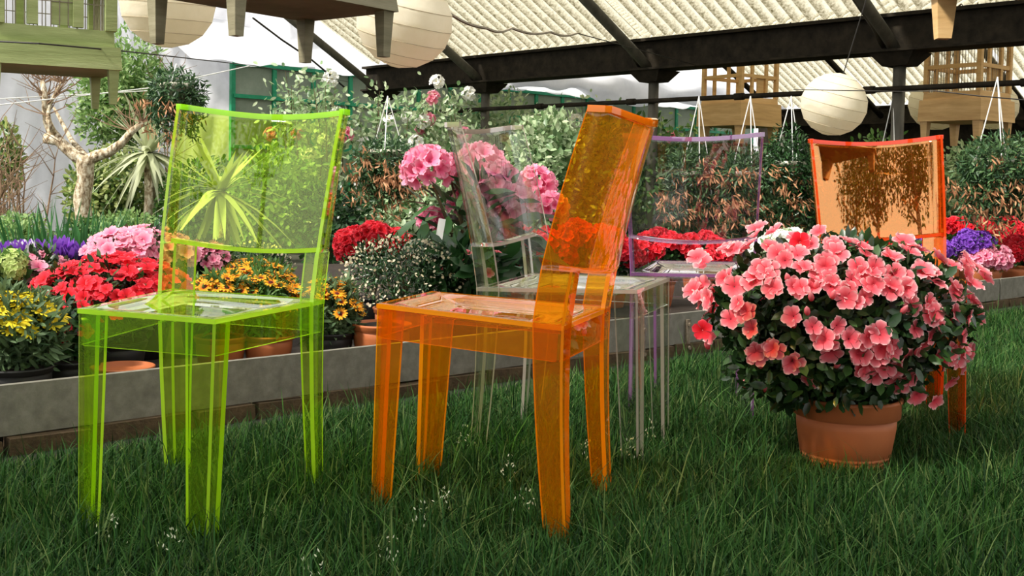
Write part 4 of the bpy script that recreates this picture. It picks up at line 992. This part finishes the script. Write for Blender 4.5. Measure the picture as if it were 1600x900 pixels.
# ================================================================== PAPER LANTERNS
def lantern(px, py, Y, rpx, lab, squash=.9, tilt=(.18, .22)):
    c = P(px, py, Y); R = rpx * Y / F; t = thing('paper_lantern', lab, 'lantern', (c.x, c.y, c.z), 0, 'round paper lanterns'); t.rotation_euler = (tilt[0], tilt[1], 0)
    nr = 8; prof = []; rib = MB()
    for i in range(nr * 4 + 1):
        a = -math.pi / 2 * .93 + math.pi * .93 * i / (nr * 4); d = (i % 4) / 4.0; sc = 1 - .016 * math.sin(math.pi * d); prof.append((R * math.cos(a) * sc, R * squash * math.sin(a) * sc))
    link('paper_shade', MB().lathe(prof, 40).mesh('paper_shade', 'paper', True), t)
    for i in range(0, nr * 4 + 1, 4):
        r, z = prof[i]; n = 36
        rib.tube([(r * 1.003 * math.cos(2 * math.pi * k / n), r * 1.003 * math.sin(2 * math.pi * k / n), z) for k in range(n + 1)], R * .007, 4, cap=False)
    link('rib_wires', rib.mesh('rib_wires', 'paper_rib'), t)
    q = MB(); q.tube([(0, 0, R * squash * .9), (-math.tan(tilt[1]) * 1.2 * 0, 0, R * squash + .9)], .004, 4); link('cord', q.mesh('cord', 'cable_black'), t)
lantern(632, 34, 5.2, 75, 'large cream paper lantern at the top centre, next to the aged wooden birdcage', .95)
lantern(262, 6, 5.4, 72, 'cream paper lantern at the top left between the two birdcages', .93, (.1, .05))
lantern(1303, 163, 7.6, 51, 'cream paper lantern hanging above the red-orange chair', .95)
lantern(1464, 162, 11.4, 43, 'cream paper lantern partly hidden by the right-hand birdcage', .95)
lantern(1552, 166, 12.2, 38, 'cream paper lantern mostly hidden behind the right-hand birdcage', .95)

# ================================================================== WOODEN BIRDCAGES
def birdcage(lab, origin, rz, w, d, mat, bars=True, skirt=.16, step=.07, leg=.26, up=.9, legw=.06, door=True, plinth=1.06):
    """origin: middle of the underside of the base box"""
    t = thing('birdcage', lab, 'birdcage', origin, rz, 'wooden birdcages')
    q = MB(); q.box((0, 0, skirt / 2), (w, d, skirt), taper=.975); link('base_box', q.mesh('base_box', mat), t)
    q = MB(); q.box((0, 0, skirt + step / 2), (w * .90, d * .90, step), taper=.985); link('base_step', q.mesh('base_step', mat), t)
    z0 = skirt + step
    for sx in (-1, 1):
        for sy in (-1, 1):
            q = MB(); q.box((sx * (w / 2 - legw * .75), sy * (d / 2 - legw * .75), -leg / 2), (legw, legw, leg), taper_bottom=.66); link('leg', q.mesh('leg', mat), t)
            q = MB(); q.box((sx * w * .42, sy * d * .42, z0 + up / 2), (.04, .04, up)); link('corner_post', q.mesh('corner_post', mat), t)
    for z in (z0 + up * .36, z0 + up * .98):
        for sy in (-1, 1):
            q = MB(); q.box((0, sy * d * .42, z), (w * .84, .03, .035)); link('rail', q.mesh('rail', mat), t)
        for sx in (-1, 1):
            q = MB(); q.box((sx * w * .42, 0, z), (.03, d * .84, .035)); link('rail', q.mesh('rail', mat), t)
    if door:
        for sy in (-1, 1):
            for x in (-.17, .17):
                q = MB(); q.box((w * x, sy * d * .42, z0 + up * .49), (.035, .026, up * .96)); link('door_post', q.mesh('door_post', mat), t)
        q = MB(); q.box((w * .05, -d * .40, z0 + up * .2), (w * .16, .014, up * .36)); link('door_panel', q.mesh('door_panel', mat), t)
    if bars:
        wire = MB()
        nb = max(6, int(w * .84 / .028))
        for i in range(nb + 1):
            x = -w * .42 + w * .84 * i / nb
            for sy in (-1, 1): wire.tube([(x, sy * d * .42, z0), (x, sy * d * .42, z0 + up)], .0022, 4, cap=False)
        nb = max(6, int(d * .84 / .028))
        for i in range(nb + 1):
            y = -d * .42 + d * .84 * i / nb
            for sx in (-1, 1): wire.tube([(sx * w * .42, y, z0), (sx * w * .42, y, z0 + up)], .0022, 4, cap=False)
        for z in (z0 + up * .18, z0 + up * .6):
            for sy in (-1, 1): wire.tube([(-w * .42, sy * d * .42, z), (w * .42, sy * d * .42, z)], .0022, 4)
        link('wire_bars', wire.mesh('wire_bars', 'cable_grey'), t)
    q = MB(); q.box((0, 0, z0 + up + .02), (w * .95, d * .95, .04), taper=.9); link('roof_board', q.mesh('roof_board', mat), t)
    q = MB()
    for sx in (-1, 1): q.tube([(sx * w * .3, 0, z0 + up + .03), (0, 0, z0 + up + .55)], .004, 4)
    link('hanging_wire', q.mesh('hanging_wire', 'cable_black'), t)
    return t
birdcage('mossy green wooden birdcage with wire bars at the top left', (-1.70, 4.10, 1.094), math.radians(30), .44, .42, 'green_wood', skirt=.080, step=.058, leg=.121, up=.5, legw=.036)
birdcage('aged brown-green wooden birdcage seen from below at the top, right of the green one', (-.855, 3.99, 1.335), math.radians(52), .74, .50, 'aged_wood', skirt=.06, step=.05, leg=.165, up=.5, legw=.050)
c = P(1157, 195, 11.7); a = math.radians(36); w = .64
birdcage('honey-coloured wooden birdcage hanging above the violet-edged chair', (c.x + w * .707 * math.cos(a + .785), c.y + w * .707 * math.sin(a + .785), c.z), a, w, w, 'honey_wood', bars=False, skirt=.24, step=.06, leg=.19, up=.62, legw=.085)
c = P(1532, 187, 9.7); a = math.radians(39); w = .60
birdcage('honey-coloured wooden birdcage with wire bars at the right edge', (c.x + w * .707 * math.cos(a + .785), c.y + w * .707 * math.sin(a + .785), c.z), a, w, w, 'honey_wood', skirt=.19, step=.07, leg=.20, up=.62, legw=.068)
c = P(1467, -6, 3.5)
birdcage('honey-coloured birdcage above the frame at the top right, one leg hanging into view', (c.x + .25 - .045, c.y - .40 + .045, c.z), math.radians(-3), .50, .80, 'honey_wood', skirt=.10, step=.05, leg=.130, up=.45, legw=.062)

# ================================================================== CABLES
def cable(lab, pts, r, mat, sag=0):
    ps = [P(x, y, Y) for x, y, Y in pts]; out = []
    for i in range(len(ps) - 1):
        for k in range(8):
            a = k / 8; q = ps[i].lerp(ps[i + 1], a); q.z -= sag * math.sin(math.pi * a); out.append(q)
    out.append(ps[-1]); q = MB(); q.tube(out, r, 5)
    link('cable', q.mesh('cable', mat), label=lab, cat='cable')
cable('thin black wire running past the green birdcage to the left post', [(-20, 64, 3.55), (60, 68, 3.55), (195, 80, 4.2), (400, 103, 7), (545, 128, 12.5)], .0028, 'cable_black')
cable('grey cable swagged across the roof between the big lantern and the pipes', [(600, -6, 5), (690, 12, 5.4), (760, 44, 6), (800, 44, 6.4), (860, 50, 7), (902, 52, 8)], .008, 'cable_grey', .02)
cable('thin wire from the swagged cable to the middle post', [(902, 52, 8), (1000, 78, 9.5), (1095, 104, 10.8)], .004, 'cable_black')
cable('black string of lights along the sloping left end of the roof', [(395, 28, 12.8), (440, 62, 13.3), (485, 92, 13.8), (540, 138, 14.2)], .012, 'cable_black')
cable('thin wire through the right-hand birdcage along the pipe', [(1240, 140, 7.5), (1410, 143, 6.6), (1460, 142, 5.3), (1530, 150, 5.2), (1620, 158, 5.2)], .003, 'cable_black')
cable('white line tied across the plastic at the left', [(-10, 165, 10), (230, 138, 11.5), (390, 103, 14)], .006, 'white_plastic')
cable('second white line just above the iris clumps, tied across the plastic', [(-10, 155, 10.2), (230, 142, 11.6)], .005, 'white_plastic')

# grass seed heads
for (px, py, zz) in ((88 + 90, 828, .09), (262, 850, .10), (485, 885, .12), (690, 780, .11), (655, 805, .10), (796, 732, .12), (822, 778, .09), (915, 705, .09), (1020, 672, .13), (985, 700, .09), (722, 680, .10), (610, 862, .08)):
    w = G(px, py, zz); t = thing('grass_flower', 'pale flowering grass head among the lawn blades', 'grass', (w.x, w.y, 0), 0, 'flowering grass heads in the lawn')
    q = MB(); q.tube([(0, 0, 0), (.004, 0, w.z * .6), (0, 0, w.z + .02)], [.0009, .0008, .0005], 4); link('stalk', q.mesh('stalk', 'iris_leaf'), t)
    n = 15; h = RNG.uniform(-.025, .025, n); p = np.stack([RNG.normal(size=n) * (.011 - h * .2), RNG.normal(size=n) * (.009 - h * .2), w.z + h], 1)
    link('seeds', leaves_mesh('seeds', p, RNG.normal(size=(n, 3)) * .5 + np.array([0, 0, 1]), rand_unit(n), .007, .003, 'grass_seed'), t, kind='stuff')

# ================================================================== TREES BEHIND THE VIEWER (mirrored in the red-orange chair; left one added to shade the lawn)
for (x, y, h, r, lab) in ((-4.6, -1.9, 6.6, 2.1, 'leafy tree behind the viewer on the left, added to shade the lawn'), (-1.4, -4.6, 6.2, 1.9, 'leafy tree behind the viewer'), (1.9, -4.2, 6.0, 1.7, 'slim leafy tree behind the viewer on the right'), (4.4, -5.2, 6.4, 1.9, 'leafy tree far behind the viewer on the right')):
    t = thing('garden_tree', lab, 'tree', (x, y, 0))
    q = MB(); q.tube([(0, 0, 0), (.06, .03, h * .3), (-.04, .05, h * .6), (.02, 0, h * .9)], [.17, .14, .11, .05], 10); link('trunk', q.mesh('trunk', 'bark', True), t)
    for k in range(6):
        a = k * 1.05 + .3; branch_obj(t, 'branch', [(0, 0, h * (.45 + .05 * k)), (math.cos(a) * r * .4, math.sin(a) * r * .4, h * (.55 + .05 * k)), (math.cos(a) * r * .8, math.sin(a) * r * .8, h * (.68 + .05 * k))], .06, .015, 'bark', 6)
    foliage('crown', t, 2600, (r, r, h * .32), .22, .11, 'mid_leaf', (0, 0, h * .80), .3, .2, .8, .3)
